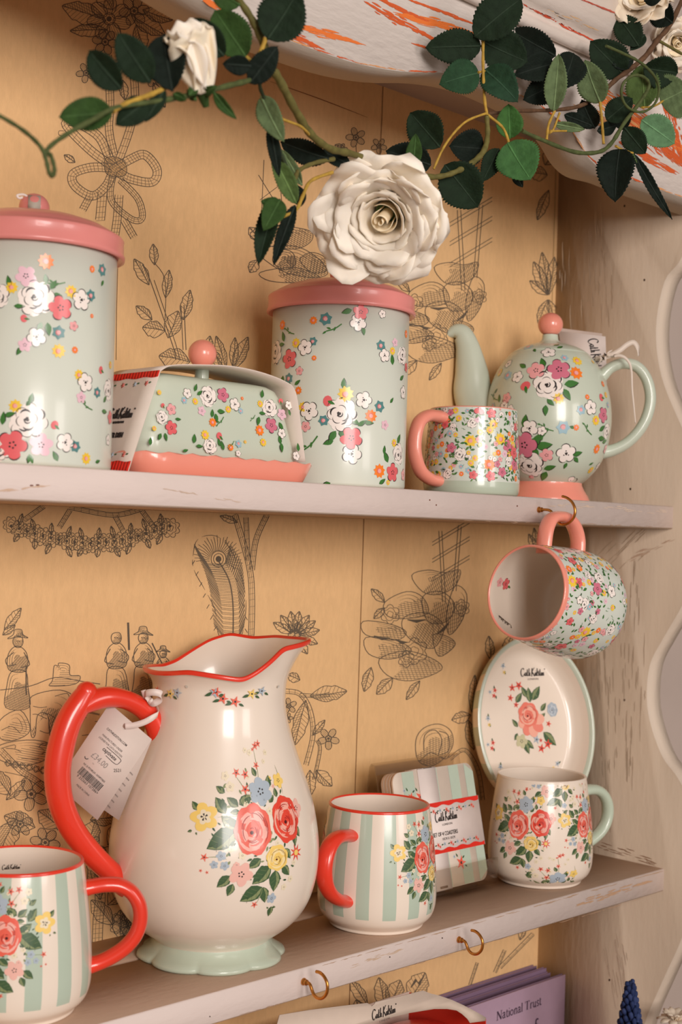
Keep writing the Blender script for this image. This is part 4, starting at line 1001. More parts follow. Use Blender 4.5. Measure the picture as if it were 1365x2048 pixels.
# --- small all-over floral mugs ---------------------------------------------------------------
def ditsy(p, smin, smax, rref, seed, mpp):
    rnd = random.Random(seed); pts = []
    kinds = 'MPWRyoslpsyMPWL'
    tries = 0; circ = 2*PI
    big = 0
    PT = np.zeros((700, 3))
    while tries < 16000 and len(pts) < 640:
        tries += 1; th = rnd.uniform(0, circ); q = rnd.uniform(smin, smax)
        r = rnd.choice([12, 9.5, 8, 6]) if len(pts) < 105 else (rnd.choice([6.5, 5, 4.5]) if len(pts) < 290 else 3.2)
        rr = r*mpp
        ok = True
        m_ = len(pts)
        if m_:
            d = np.abs(PT[:m_, 0]-th); d = np.minimum(d, circ-d)*rref
            ok = not (np.hypot(d, PT[:m_, 1]-q) < (rr+PT[:m_, 2])*.74).any()
        if ok: PT[m_] = (th, q, rr); pts.append((th, q, rr))
    for i, (th, q, rr) in enumerate(pts):
        r = rr/mpp
        p.at_uv((th, q, mpp), rot=rnd.uniform(0, 6.28), lift=i % 4*3)
        if r >= 7.5: k = rnd.choice('PMPWRyMo')
        elif r >= 5: k = rnd.choice('yoslpWyM')
        elif r >= 4: k = rnd.choice('ylsLopL')
        else: k = rnd.choice('LLSL')
        KIND[k](p, 0, 0, r*1.08)
        if r >= 7.5:
            for _ in range(3):
                a = rnd.uniform(0, 6.28); el_leaf(p, r*.95*math.cos(a), r*.95*math.sin(a), r*.8, math.degrees(a)+rnd.uniform(-50, 50), rnd.choice([GRN, G1, GRN2]), 0)
DITB = C(212, 219, 208)
CU_ = (-.2795, .0515)
t = thing('pink_handled_mug', 'small mug with dense tiny flowers and coral handle, standing in front of the teapot', 'mug', (CU_[0], CU_[1], 0), 'mugs covered in tiny flowers')
UP = [(.0425, 0), (.0450, .0012), (.0464, .0045), (.0470, .010), (.0466, .025), (.0452, .050), (.0436, .071), (.0427, .0835)]
UPS = [tuple(q) for q in smooth(UP, 4)]; M = Matrix.Translation((CU_[0], CU_[1], 0))
b = MB(); b.lathe([(.0005, .001), (.040, .001)]+UPS, lambda i, j: DITB if i > 14 else SAGE2, 128, M)
b.lathe([UPS[-1], (.0424, .0843), (.0416, .0846), (.0409, .0843), (.0408, .0835)], CORAL, 128, M); b.lathe([(.0408, .0835), (.043, .05), (.0445, .015), (.040, .006), (.0005, .005)], CREAM, 128, M)
p = Print(b, Lathe(UPS, M=M)); ditsy(p, .018, .0868, .045, 21, 1.37/CAM_F)
b.build('body', M_CERAMIC(), t, loc=(CU_[0], CU_[1], 0))
b = MB(); hp = [(.042, .0735), (.052, .0745), (.064, .0735), (.0745, .0665), (.0795, .052), (.0790, .036), (.0715, .0215), (.060, .0145), (.050, .0125), (.043, .0125)]
planar_tube(b, CU_, -43, hp, .0058, .0078, CORAL); b.build('handle', M_CERAMIC(), t)

# hanging mug
Hh = np.array([-.238, -.0285, -.0185])
Fp = nrm(ray(1063, 1191)); Rp = nrm(np.cross(Fp, CU)); Up_ = np.cross(Rp, Fp)
Ax = nrm(.605*(math.cos(math.radians(14))*Rp-math.sin(math.radians(14))*Up_)+.796*Fp)   # from the mouth towards the base
Uh = nrm(Up_-Ax*np.dot(Up_, Ax)); side = np.cross(Uh, -Ax)
HS = .96
Mo = Hh-Ax*.0500*HS-Uh*.0835*HS                        # centre of the mouth
# local frame: z from base to mouth, x towards the handle
Bs = Mo+Ax*.110*HS
MH = Matrix(((Uh[0], side[0], -Ax[0], Bs[0]), (Uh[1], side[1], -Ax[1], Bs[1]), (Uh[2], side[2], -Ax[2], Bs[2]), (0, 0, 0, 1)))
if np.linalg.det(np.array(MH)[:3, :3]) < 0:
    side = -side; MH = Matrix(((Uh[0], side[0], -Ax[0], Bs[0]), (Uh[1], side[1], -Ax[1], Bs[1]), (Uh[2], side[2], -Ax[2], Bs[2]), (0, 0, 0, 1)))
MH = MH @ Matrix.Scale(HS, 4)
t = thing('pink_handled_mug', 'mug with dense tiny flowers hanging by its coral handle from a brass hook', 'mug', tuple(Bs), 'mugs covered in tiny flowers')
def deco_h(p, b): ditsy(p, .016, .122, .054, 8, 1.42/CAM_F)
b = mug_body(MH, lambda i, j: DITB if i > 10 else SAGE2, CORAL, deco_h, rimw=.003)
for za, zb in ((.1010, .1090),):
    b.lathe([(np.interp(z, [q[1] for q in MUGS[6:]], [q[0] for q in MUGS[6:]])+.00035, z) for z in (.1055, .1072, .1090)], CORAL, 128, MH)
Li = Lathe([q for q in smooth(MUGI[2:], 3)][::-1][2:], M=MH, inner=True); p = Print(b, Li, base=.0002)
if p.at(1009, 1240, rot=1.25): logo(p, 11, london=False)
if p.at(1012, 1168, rot=.3): el_five(p, 0, 0, 13, PINK, L=3); el_leaf(p, -6, -10, 12, 240); el_five(p, 8, 24, 11, LPK, ink=False)
b.build('body', M_CERAMIC(), t)
b = MB(); hp = [(.042, .086), (.054, .0865), (.068, .0845), (.0790, .077), (.0835, .0610), (.0825, .047), (.075, .036), (.064, .0300), (.050, .0290)]
Q = smooth(hp, 6); P = [tuple(MH @ Vector((q[0], 0, q[1]))) for q in Q]
b.tube(P, .0054, .0083, CORAL, 18, up=tuple(side)); b.build('handle', M_CERAMIC(), t)

# --- jug ---------------------------------------------------------------------------------------
CJ = (-.5705, .0786); LJ = math.hypot(CAM[0]-CJ[0], CAM[1]-CJ[1])
jv = view_dir(CJ); jr = np.array([-jv[1], jv[0]])
jug = thing('pitcher_jug', 'large cream pitcher jug with rose bouquet, wavy red rim and red handle', 'jug', (CJ[0], CJ[1], Z1))
JP = [(.0475, -.3840), (.0510, -.3795), (.0640, -.3705), (.0745, -.3600), (.0822, -.3460), (.0868, -.3280), (.0880, -.3080), (.0868, -.2920), (.0830, -.2720), (.0775, -.2540), (.0710, -.2370), (.0645, -.2190), (.0592, -.2020), (.0562, -.1860), (.0562, -.1720)]
JPS = [tuple(q) for q in smooth(JP, 5)]
# the wavy rim, traced as a closed curve around the axis: angle 0 = photo's right, 90 = away from the camera
def rimpt(px, py, sgn, r=.0655):
    d = ray(px, py); 
    v = np.array([d[0], d[1]]); o = CAM[:2]-np.array(CJ)
    A = v @ v; Bq = 2*(o @ v); Cc = o @ o-r*r; disc = Bq*Bq-4*A*Cc
    if disc < 0: tt = -Bq/(2*A)
    else: tt = (-Bq+sgn*math.sqrt(disc))/(2*A)
    P = CAM+d*tt; q = P[:2]-np.array(CJ); th = math.atan2(-(q @ jv), q @ jr)
    return th, float(np.linalg.norm(q)), float(P[2])
RM = [rimpt(x, y, 1) for x, y in ((324, 1331), (350, 1322), (378, 1304), (419, 1280), (460, 1268), (508, 1276), (554, 1273), (582, 1276))]
RM += [rimpt(x, y, -1) for x, y in ((311, 1345), (338, 1346), (378, 1343.5), (419, 1350), (487, 1360), (514, 1345), (541, 1324.5), (568, 1297))]
RM.append((PI, .0640, lat_z(CJ, 291, 1333, -90)[1])); RM.append((.02, .0735, lat_z(CJ, 606, 1279, 90)[1]))
RM = sorted([(a % (2*PI), r, z) for a, r, z in RM]); RA = [q[0] for q in RM]
def rim_at(a):
    a = a % (2*PI); k = [q-2*PI for q in RA[-3:]]+RA+[q+2*PI for q in RA[:3]]
    rr = [q[1] for q in RM]; zz = [q[2] for q in RM]
    r = np.interp(a, k, rr[-3:]+rr+rr[:3]); z = np.interp(a, k, zz[-3:]+zz+zz[:3]); return r, z
NJ = 180; ANG = np.arange(NJ)/NJ*2*PI; rt = np.array([rim_at(a) for a in ANG])
for _ in range(5): rt = (np.roll(rt, 1, 0)+rt*2+np.roll(rt, -1, 0))/4
spd = np.array([max(0, math.cos(a-.05))**10 for a in ANG]); rt[:, 0] += spd*.003
def jp(a, r, z): return (CJ[0]+(jr[0]*math.cos(a)-jv[0]*math.sin(a))*r, CJ[1]+(jr[1]*math.cos(a)-jv[1]*math.sin(a))*r, z)
b = MB(); rows = []
for r, z in JPS[:-1]: rows.append([jp(a, r, z) for a in ANG])
r0, z0 = JPS[-1]; nb = 10
for k in range(nb+1):
    s_ = k/nb; rows.append([jp(a, r0+(rt[i][0]-r0)*(s_**1.7), z0+(rt[i][1]-z0)*s_) for i, a in enumerate(ANG)])
b.grid(rows, CREAM, closed_u=True)
def off(i, dr, dz): return jp(ANG[i], rt[i][0]+dr, rt[i][1]+dz)
b.grid([[off(i, -.0004+.0006, -.0022) for i in range(NJ)], [off(i, .0007, 0) for i in range(NJ)], [off(i, .0002, .0012) for i in range(NJ)], [off(i, -.0012, .0016) for i in range(NJ)], [off(i, -.0026, .0010) for i in range(NJ)], [off(i, -.0032, -.0008) for i in range(NJ)]], REDO, closed_u=True)
inn = []
for k in range(7):
    s_ = 1-k/6; inn.append([jp(a, (r0-.004)+(rt[i][0]-.003-(r0-.004))*(s_**1.6), z0+(rt[i][1]-.0008-z0)*s_) for i, a in enumerate(ANG)])
for r, z in [q for q in JPS[:-1]][::-4]: inn.append([jp(a, r-.004, z) for a in ANG])
inn.append([jp(a, .0005, -.379) for a in ANG]); b.grid(inn, CREAM, closed_u=True)
JL = Lathe([(q[0], q[1]-Z1) for q in JPS]+[(.0568, -.1690-Z1), (.0585, -.1650-Z1)], M=Matrix.Translation((CJ[0], CJ[1], Z1))); p = Print(b, JL, base=.00018)
if p.at(508, 1660, lift=2): bouquet(p)
p = Print(b, JL, base=.0010)
for x, y, kd in ((343, 1374, 'yb'), (318, 1368, 'r'), (430, 1372, 'b'), (433, 1370, 'r'), (446, 1384, 'r'), (503, 1374, 'y'), (522, 1368, 'b'), (470, 1390, 'r')):
    if kd == 'r' and x in (318, 470): pass
    if p.at(x, y+13, lift=3):
        for s_, ch in enumerate(kd): el_star(p, s_*18, s_*4, 12, {'y': BYE, 'b': BLU, 'r': C(238, 104, 80)}[ch], L=2)
        el_leaf(p, -6, -2, 15, 200, G1, 1, ink=False); el_leaf(p, 8, -4, 12, 330, G1, 1, ink=False)
for x in (375, 480, 555):
    if p.at(x, 1372, lift=2): p.poly(blob(0, 0, 3.4, 3.4, n=9), C(214, 212, 200), 1)
b.build('body', M_CERAMIC(), jug)
b = MB(); ft = [(0, .0020, .0), (.052, 0.0, .0), (.0585, 0.0, 1.0), (.0604, .0018, 1.0), (.0598, .0040, .85), (.0560, .0068, .35), (.0515, .0105, .1), (.0490, .0150, 0), (.0478, .0190, 0)]
b.grid([[jp(a+.2, max(.0005, r+.0032*m_*(abs(math.cos(4*a))**.6*1.6-.8)), Z1+z) for a in ANG] for r, z, m_ in ft], SAGE2, closed_u=True); tag(b.build('foot', M_CERAMIC(), jug), 'pale green scalloped foot')
AZ = -61
def jh(px, py): q = lat_z(CJ, px, py, AZ); return (q[0], q[1])
b = MB()
planar_tube(b, CJ, AZ, [jh(*q) for q in ((336, 1490), (322, 1476), (306, 1440), (282, 1415), (250, 1399), (215, 1394), (184, 1402), (156, 1418))], [.012, .0098, .0085, .008, .0078, .0085, .0085, .0060], [.011, .0095, .0085, .0085, .0085, .009, .009, .009], REDO)
planar_tube(b, CJ, AZ, [jh(*q) for q in ((172, 1385), (158, 1408), (137, 1445), (122, 1495), (115, 1548), (122, 1605), (146, 1660), (186, 1710), (226, 1748), (252, 1772), (282, 1776))], [.0080, .0098, .0105, .0108, .0106, .0102, .0098, .0092, .0088, .0092, .0100], [.0088, .0098, .0100, .0100, .0100, .0100, .0096, .0092, .0085, .0082, .0095], REDO)
q = lat_z(CJ, 173, 1384, AZ); b.ball((CJ[0]+q[2][0]*q[0], CJ[1]+q[2][1]*q[0], q[1]), .0086, REDO, 20)
b.build('handle', M_CERAMIC(), jug)
# price tag on a ribbon
def vplane(c, dl):
    """flat facing the camera, dl metres nearer than c"""
    v = view_dir(c); o = np.array([c[0]+v[0]*dl, c[1]+v[1]*dl, -.2]); rt_ = np.array([-v[1], v[0], 0]); return Flat(o, rt_, (0, 0, 1))
def quad_card(name, F_, pts, colr, parent=None, th=.0006, deco=None, label=None, mat=None):
    P = [F_.hit(x, y) for x, y in pts]; W_ = [F_.o+F_.ex*q[0]+F_.ey*q[1] for q in P]
    b = MB(); b.add(W_+[w-F_.n*th for w in W_], [(0, 1, 2, 3)[::-1], (4, 5, 6, 7), (0, 1, 5, 4), (1, 2, 6, 5), (2, 3, 7, 6), (3, 0, 4, 7)], colr)
    if deco: deco(Print(b, F_, base=.0002, step=.00001))
    o = b.build(name, mat or M_CARD(), parent, smooth_=False)
    if label: tag(o, label)
    return o
F1 = vplane(CJ, .0465); F2 = vplane(CJ, .0400)
tg = thing('price_tag', 'white price tag with barcode tied by ribbon to the red jug handle', 'tag', tuple(F1.o+F1.ex*-.1+F1.ey*-.1))
TD = C(70, 60, 58); GY = C(150, 140, 134)
def deco_t(p):
    an = -math.atan2(72, 84)
    def at(x, y): p.at(x, y, rot=an)
    at(234, 1474); write(p, 'CATHKIDSTON.COM', 4.6, TD, bold=True, y=-2)
    at(225, 1486); write(p, 'MANUFACTURED UNDER', 4, TD, y=-2, wid=.8); at(221.5, 1493.5); write(p, 'LICENSE FOR CATH KIDSTON', 4, TD, y=-2, wid=.8)
    at(218, 1507); write(p, 'captivate', 8, TD, bold=True, y=-3, x=2); p.stroke([(-12, 7), (24, 7), (28, 1), (24, -7), (-2, -7)], 1.1, TD, 12, taper=False, sm=3)
    at(199, 1521); write(p, '£34.00', 12, GY, y=-5, wid=.85)
    at(174, 1514); p.stroke(arc(0, 0, 4, 3.4, 6.2, 8), 1.6, TD, 12, taper=False); at(186, 1528); write(p, 'PLR', 2.2, GY)
    at(189, 1545); write(p, 'PLR 1.3L PITCHER JUG - CATHPITCHJUG', 3.6, INK, bold=True, y=-2, wid=.62)
    at(181.5, 1558); rb_ = random.Random(2); x = -29
    while x < 28:
        w_ = rb_.choice([.7, 1, 1.6]); p.poly([(x, -8), (x+w_, -8), (x+w_, 8), (x, 8)], INK, 12); x += w_+rb_.choice([.7, 1, 1.2])
    at(175, 1569); write(p, '9 332663 107286>', 5.4, INK, y=-2, wid=.95); at(166, 1580); write(p, 'MADE IN CHINA', 4, TD, y=-2, wid=.8)
    p.at(235.5, 1541, rot=.03); write(p, '2521', 6.6, INK, y=-3)
    p.at(251, 1452); p.stroke(arc(0, 0, 4.2, 0, 6.28, 14), 1.3, C(150, 96, 70), 12, taper=False); p.poly(blob(0, 0, 3, 3, n=10), C(120, 84, 60), 12)
quad_card('card', F1, [(219.5, 1406.7), (303.6, 1478.5), (195, 1640.5), (111, 1569)], C(222, 206, 196), tg, deco=deco_t)
def deco_t2(p):
    p.at(243, 1580, rot=-1.0)
    for k in range(7): p.at(262-k*7.5, 1548+k*11, rot=-.75); write(p, 'mnu', 4, TD)
quad_card('card', F2, [(250, 1440), (304, 1479), (238, 1641), (165, 1590)], C(206, 190, 180), tg, deco=deco_t2)
def ribbon(name, pts3, w, colr, parent, wd=(0, 0, 1), sm=5, w_end=1.0):
    P = smooth(pts3, sm); wv = nrm(wd); T = np.gradient(P, axis=0); G = []
    for i, q in enumerate(P):
        s_ = nrm(wv-nrm(T[i])*np.dot(nrm(T[i]), wv)) if abs(np.dot(nrm(T[i]), wv)) < .98 else np.array([0, 0, 1.0]); k = w*.5*(1+(w_end-1)*i/len(P)); G.append([q-s_*k, q+s_*k])
    b = MB(); b.grid(G, colr); return b.build(name, M_RIBBON(), parent, solid=.0004)
def fp(F_, x, y, dz=0): q = F_.hit(x, y); return F_.o+F_.ex*q[0]+F_.ey*q[1]+F_.n*dz
WR = C(238, 222, 214)
ribbon('ribbon', [fp(F1, 250, 1452, .0012), fp(F1, 268, 1450, .002), fp(F1, 290, 1443, .003), fp(F1, 308, 1433, .002), fp(F1, 316, 1428, -.004), fp(F1, 310, 1420, -.016)], .0048, WR, tg, nrm(F1.ey+F1.ex*.2))
ribbon('ribbon_bow', [fp(F1, 306, 1418, -.012), fp(F1, 296, 1398, -.006), fp(F1, 292, 1388, -.002), fp(F1, 308, 1384, .002), fp(F1, 322, 1388, .001), fp(F1, 320, 1400, -.002), fp(F1, 306, 1408, -.004), fp(F1, 299, 1402, -.005)], .0055, WR, tg, F1.ey)
ribbon('ribbon_tail', [fp(F1, 303, 1416, -.012), fp(F1, 292, 1400, -.008), fp(F1, 286, 1382, -.006)], .004, WR, tg, F1.ex)

# --- teapot ------------------------------------------------------------------------------------
CT = (-.120, .080)
tp = thing('teapot', 'round pale green floral teapot on a coral foot with coral ball knob', 'teapot', (CT[0], CT[1], 0))
TP = [(.0380, .0205), (.0440, .0255), (.0525, .0350), (.0590, .0460), (.0640, .0600), (.0668, .0760), (.0676, .0900), (.0664, .1060), (.0630, .1220), (.0570, .1380), (.0490, .1510), (.0390, .1610), (.0290, .1665), (.0180, .1700)]
TPS = [tuple(q) for q in smooth(TP, 4)]; M = Matrix.Translation((CT[0], CT[1], 0))
b = MB(); b.lathe(TPS[:44], SAGE, 144, M)
lidc = TPS[43:]
p = Print(b, Lathe(TPS, M=M), base=.0002)
scatter(p, 'L 1087 728 10 110;L 1048 733 8 150;L 1140 768 13 10;L 1133 786 11 300;L 1092 818 9 270;L 1100 803 8 320;L 1097 742 8 250;W 1098 705 15;R 1098 768 32;M 1119 739 24;p 1073 741 19;y 1155 722 12;o 1153 746 15;y 1118 797 12;s 1130 716 9;b 1052 772 11;W 1036 754 13;W 1018 728 10;s 1017 751 11;y 1001 745 10;P 1011 701 11;s 1058 694 12;L 1070 700 5 300;L 1108 692 7;L 1115 697 7;L 1168 700 6;y 1186 724 5;'
 'L 1050 846 11 80;L 1072 884 13 60;L 1072 903 10 280;L 1084 892 14 10;L 1090 950 11 250;L 1097 936 10 20;W 1060 857 18;W 1085 862 10;M 1050 890 27;p 1094 910 14;R 1062 930 29;y 1065 954 13;W 1133 907 21;L 1153 908 9 20;L 1152 918 7 320;L 1132 930 6 260;s 1127 855 15;o 1153 855 7;L 1146 855 5 170;S 1098 858 22;S 1108 862 14;W 1140 963 16;W 1120 967 8;'
 's 1163 820 11;W 1182 815 16;M 1207 830 16;y 1192 841 11;o 1175 794 6;b 1203 795 8;L 1199 862 9;L 1197 876 10;L 1205 885 8;R 1214 862 16;S 1184 870 14;o 1194 898 11;p 1211 898 10;y 1182 940 9;W 1196 932 9;L 1178 930 5;y 1212 790 7;o 1206 768 7;s 1216 810 7;'
 'p 1015 796 11;W 1010 811 11;W 1022 818 9;L 1000 805 7;S 996 800 14;s 987 812 8;L 990 787 5;R 1040 925 14;y 1022 826 6')
th0 = math.atan2(view_dir(CT)[1], view_dir(CT)[0])
for k, (dth, q) in enumerate(((2.0, .06), (2.7, .10), (3.5, .06), (4.2, .10))):
    p.at_uv((th0+dth, q, 1.5/CAM_F), lift=2, rot=k); el_leaf(p, -20, -10, 20, 200); el_leaf(p, 10, 20, 20, 80); el_rose_white(p, 0, 0, 24); el_five(p, 24, 12, 16, MAU, L=4); el_daisy(p, -22, 16, 10, YEL)
b.build('body', M_CERAMIC(), tp, loc=(CT[0], CT[1], .0205))
b = MB(); b.lathe([(.0005, .001), (.0440, .001), (.0464, 0), (.0468, .0012), (.0450, .0060), (.0405, .0130), (.0382, .0180), (.0380, .0208)], CORAL, 120, M); tag(b.build('foot', M_CERAMIC(), tp, loc=(CT[0], CT[1], 0)), 'coral pink flared foot')
b = MB(); b.lathe([(lidc[0][0]+.0002, lidc[0][1]-.0006), (lidc[0][0]+.0003, lidc[0][1])]+[(r+.0001, z) for r, z in lidc[1:]]+[(.0125, .1712), (.0090, .1745), (.0082, .180)], SAGE, 120, M); lid = b.build('lid', M_CERAMIC(), tp, loc=(CT[0], CT[1], .16))
b = MB(); b.ball((CT[0], CT[1], .1912), .0135, CORAL, 40, rz=.0128); tag(b.build('knob', M_CERAMIC(), lid, loc=(CT[0], CT[1], .179)), 'coral ball knob')
def tpz(x, y, az): q = lat_z(CT, x, y, az); return (q[0], q[1])
b = MB()
planar_tube(b, CT, -92, [tpz(x, y, -92) for x, y in ((1000, 856), (966, 826), (947, 786), (944, 748), (939, 712), (934, 688), (925, 668), (912, 663), (899, 668), (889, 674))], [.026, .0240, .0215, .0185, .0150, .0125, .0105, .0080, .0050, .0020], [.020, .0190, .0165, .0140, .0112, .0092, .0085, .0080, .0070, .0055], SAGE, segs=24)
b.build('spout', M_CERAMIC(), tp)
b = MB(); planar_tube(b, CT, 92, [tpz(x, y, 92) for x, y in ((1186, 772), (1205, 752), (1222, 736), (1246, 727), (1274, 733), (1294, 758), (1302, 795), (1295, 832), (1278, 863), (1252, 888), (1222, 902), (1196, 906))], [.0080, .0068]+[.0060]*8+[.0066, .0075], [.0085, .0078]+[.0072]*8+[.0076, .0085], SAGE); b.build('handle', M_CERAMIC(), tp)
# teapot's swing tag and ribbon
FT = vplane(CT, -.052)
tt = thing('swing_tag', 'white swing tag tied with ribbon to the teapot handle, partly behind the teapot', 'tag', tuple(fp(FT, 1190, 700)))
def deco_tt(p):
    if p.at(1186, 692, rot=-1.35): logo(p, 17, london=False, x=20, y=-6)
quad_card('card', FT, [(1118, 662), (1212, 673), (1215, 775), (1130, 760)], C(226, 212, 204), tt, deco=deco_tt)
quad_card('card', vplane(CT, -.058), [(1112, 655), (1205, 667), (1207, 760), (1120, 750)], C(196, 178, 166), tt)
FR = vplane(CT, .004)
hx = lambda x, y, dz=0: fp(FR, x, y, dz)
ribbon('ribbon_loop', [hx(1190, 719, .002), hx(1215, 715, .009), hx(1238, 704, .009), hx(1256, 690, .006), hx(1268, 686, .004), hx(1276, 696, .002), hx(1278, 712, 0)], .0052, C(226, 212, 198), tt, FR.ey)
ribbon('ribbon_tail', [hx(1215, 716, .010), hx(1240, 714, .012), hx(1255, 724, .012), hx(1262, 742, .011), hx(1264, 780, .010), hx(1268, 820, .009), hx(1271, 848, .008)], .0036, C(226, 212, 198), tt, FR.ex, w_end=.3)
ribbon('ribbon_knot', [hx(1196, 730, .006), hx(1204, 722, .010), hx(1212, 712, .010), hx(1222, 706, .004)], .0085, C(226, 212, 198), tt, nrm(FR.ex+FR.ey))

# --- oval dish on a little easel -----------------------------------------------------------------
PC = np.array(at_y(1076, 1449, .113)); pn = nrm((-.29, -.86, .18)); pw = nrm(np.cross((0, 0, 1), pn)); pu = np.cross(pn, pw)
A_, B_ = .0775, .0985
def oring(ka, kb, d, n=120): return [PC+pw*ka*math.cos(t_)+pu*kb*math.sin(t_)+pn*d for t_ in np.arange(n)/n*2*PI]
b = MB()
R1 = [(.0005, .0005, -.024), (.03, .04, -.024), (.056, .075, -.024), (.0605, .0800, -.0232), (.0650, .0850, -.0195), (.0690, .0895, -.011), (.0718, .0925, -.003)]
b.grid([oring(*q) for q in R1][::-1], CREAM, closed_u=True)
b.grid([oring(*q) for q in [(.0718, .0925, -.003), (.0735, .0942, .0005), (.0755, .0962, .0012), (.0775, .0982, 0)]][::-1], SAGE, closed_u=True)
b.grid([oring(*q) for q in [(.0775, .0982, 0), (.0772, .0979, -.004), (.0755, .096, -.013), (.0700, .0905, -.024), (.064, .084, -.028)]][::-1], lambda i, j: SAGEH if (j//4) % 2 else CREAM, closed_u=True)
b.grid([oring(*q) for q in [(.064, .084, -.028), (.05, .07, -.0285), (.0005, .0005, -.0285)]][::-1], CREAM, closed_u=True)
p = Print(b, Flat(PC-pn*.024, pw, pu), base=.0003)
if p.at(1066, 1352): logo(p, 14)
if p.at(1060, 1435, lift=2):
    for q in ((30, -30, 58, -58), (-2, 40, -14, 62), (10, 34, 30, 62), (4, 30, 2, 60), (-30, -18, -42, -2), (-32, -30, -40, -44), (-18, -46, -8, -72), (-16, -44, 4, -62), (-30, 30, -14, 50), (28, 12, 42, 28), (26, -2, 38, 8), (12, 50, 22, 40)): el_leaf2(p, *q, w=.5)
    for x, y, r in ((-36, 60, 9), (-20, 64, 10), (-42, 40, 8), (-30, 26, 7), (22, -62, 10), (38, -54, 11), (44, -14, 7), (22, -46, 5)): el_star(p, x, y, r, RD, L=3)
    el_five(p, -24, -46, 14, C(206, 200, 160), ink=False, L=2); el_star(p, 12, -44, 10, BLU, L=3)
    el_rose(p, 56, 14, 12, 14, base=BLU, hi=C(206, 214, 222), dk=C(96, 108, 130), seed=3, L=3)
    for a in range(5): t_ = -2.9+a*.75; p.poly(blob(3+18*math.cos(t_), -6+20*math.sin(t_), 14, 11, n=12, rot=t_), C(244, 140, 122) if a % 2 else C(250, 182, 160), 4)
    el_rose(p, -3, 6, 23, 24, base=C(240, 128, 108), hi=C(250, 186, 164), seed=5, L=6)
for x, y, k in ((1045, 1303, 0), (1008, 1338, 1), (990, 1387, 0), (978, 1443, 1), (986, 1492, 0), (1003, 1540, 1), (1124, 1348, 0), (1140, 1388, 1), (1148, 1446, 0), (1142, 1492, 1), (1112, 1532, 1)):
    if p.at(x, y, rot=.5 if x < 1060 else -.5):
        if k == 0: el_star(p, 4, 5, 6, RD, L=2); el_star(p, -4, -3, 6, RD, L=2); el_star(p, -8, 8, 5, BLU, L=2)
        else: el_star(p, 2, 6, 7, BLU, L=2); el_star(p, -3, -6, 5, BYE, L=2)
        el_leaf(p, 0, -4, 8, 250, G1, 1, ink=False); el_leaf(p, 4, 8, 7, 60, G1, 1, ink=False)
o = b.build('oval_dish', M_CERAMIC(), loc=tuple(PC)); tag(o, 'oval cream dish with a pink rose centre leaning upright behind the floral mug', 'dish')
eb = PC-pu*.0985
b = MB(); ez = eb[2]-.002
for s_ in (-.035, .035):
    q = PC+pw*s_; fb = q-pu*.094-pn*.006; bk = q-pn*.034
    b.tube([fb+pn*.010+np.array([0, 0, -.002]), fb-pn*.030+np.array([0, 0, -.002])], .0022, c=C(120, 84, 56))
    b.tube([(fb-pn*.024)[:2].tolist()+[Z1+.0015], fb-pn*.024, bk-pu*.01], .0022, c=C(120, 84, 56)); b.tube([(fb+pn*.004)[:2].tolist()+[Z1+.0015], fb+pn*.004+np.array([0, 0, -.002])], .0022, c=C(120, 84, 56))
b.tube([PC-pw*.035-pu*.06-pn*.032, PC+pw*.035-pu*.06-pn*.032], .002, c=C(120, 84, 56))
tag(b.build('dish_easel', M_WOOD(), loc=(PC[0], PC[1], Z1)), 'small wooden easel holding up the oval dish behind the floral mug', 'easel')
# ================================================================== PAPER GOODS, HOOKS, BOOKS
# --- coasters in an acrylic stand ---------------------------------------------------------------
cu_ = nrm((0, .027, .114)); cn = np.cross((1, 0, 0), cu_); CO = np.array([-.3315, .0720, -.3888]); CW, CH = .1215, .1185   # lower left front corner
def cpt(u, v, d): return CO+np.array([1, 0, 0])*u+cu_*v+cn*d
cs = thing('coaster_set', 'four striped coasters in a red and white card wrapper on a clear stand', 'coasters', tuple(CO))
for k in range(4):
    d0 = -.0042*k; b = MB(); r = .011; n = 6
    P = []
    for q, (cx, cy) in enumerate(((CW-r, CH-r), (r, CH-r), (r, r), (CW-r, r))):
        for i in range(n+1): a = PI/2*(q+i/n); P.append((cx+r*math.cos(a), cy+r*math.sin(a)))
    m = len(P); V = [cpt(x, y, d0) for x, y in P]+[cpt(x, y, d0-.0034) for x, y in P]
    b.add(V, [tuple(range(m)), tuple(range(2*m-1, m-1, -1))]+[(i, (i+1) % m, (i+1) % m+m, i+m)[::-1] for i in range(m)], [CREAM, C(190, 160, 130)]+[C(206, 176, 150)]*m)
    if k == 0:
        p = Print(b, Flat(CO, (1, 0, 0), cu_), base=.00015); p.at_uv((0, 0, 1))
        for x0, x1 in ((.014, .031), (.050, .066), (.084, .099), (.1085, .1215)):
            x0b, x1b = x0, x1
            yb0 = 0 if x1 < .11 else .009
            p.poly([(x0b, .0004), (x1b, yb0+.0004), (x1b, CH-yb0-.0004), (x0b, CH-.0004)], STRG, 0)
        for x, y in ((842, 1594), (823, 1594), (923, 1725)):
            p.at(x, y); el_star(p, 0, 0, 15 if x != 823 else 10, C(236, 96, 74), L=3); el_leaf(p, 5, 8, 9, 30, G1, 2, ink=False); el_leaf(p, -8, 12, 9, 120, G1, 2, ink=False); el_leaf(p, 10, -6, 8, 330, G1, 2, ink=False); el_star(p, -18, 14, 5, BLU)
        for x, y in ((875, 1714), (876, 1730), (874, 1742)): p.at(x, y); el_leaf2(p, 0, 6, 6, -10)
    b.build('coaster', M_CARD(), cs, smooth_=False)
b = MB(); F0 = Flat(cpt(0, 0, 0), (1, 0, 0), cu_)
xa, xb = F0.hit(868, 1650)[0]-.0135, F0.hit(868, 1650)[0]+.0135
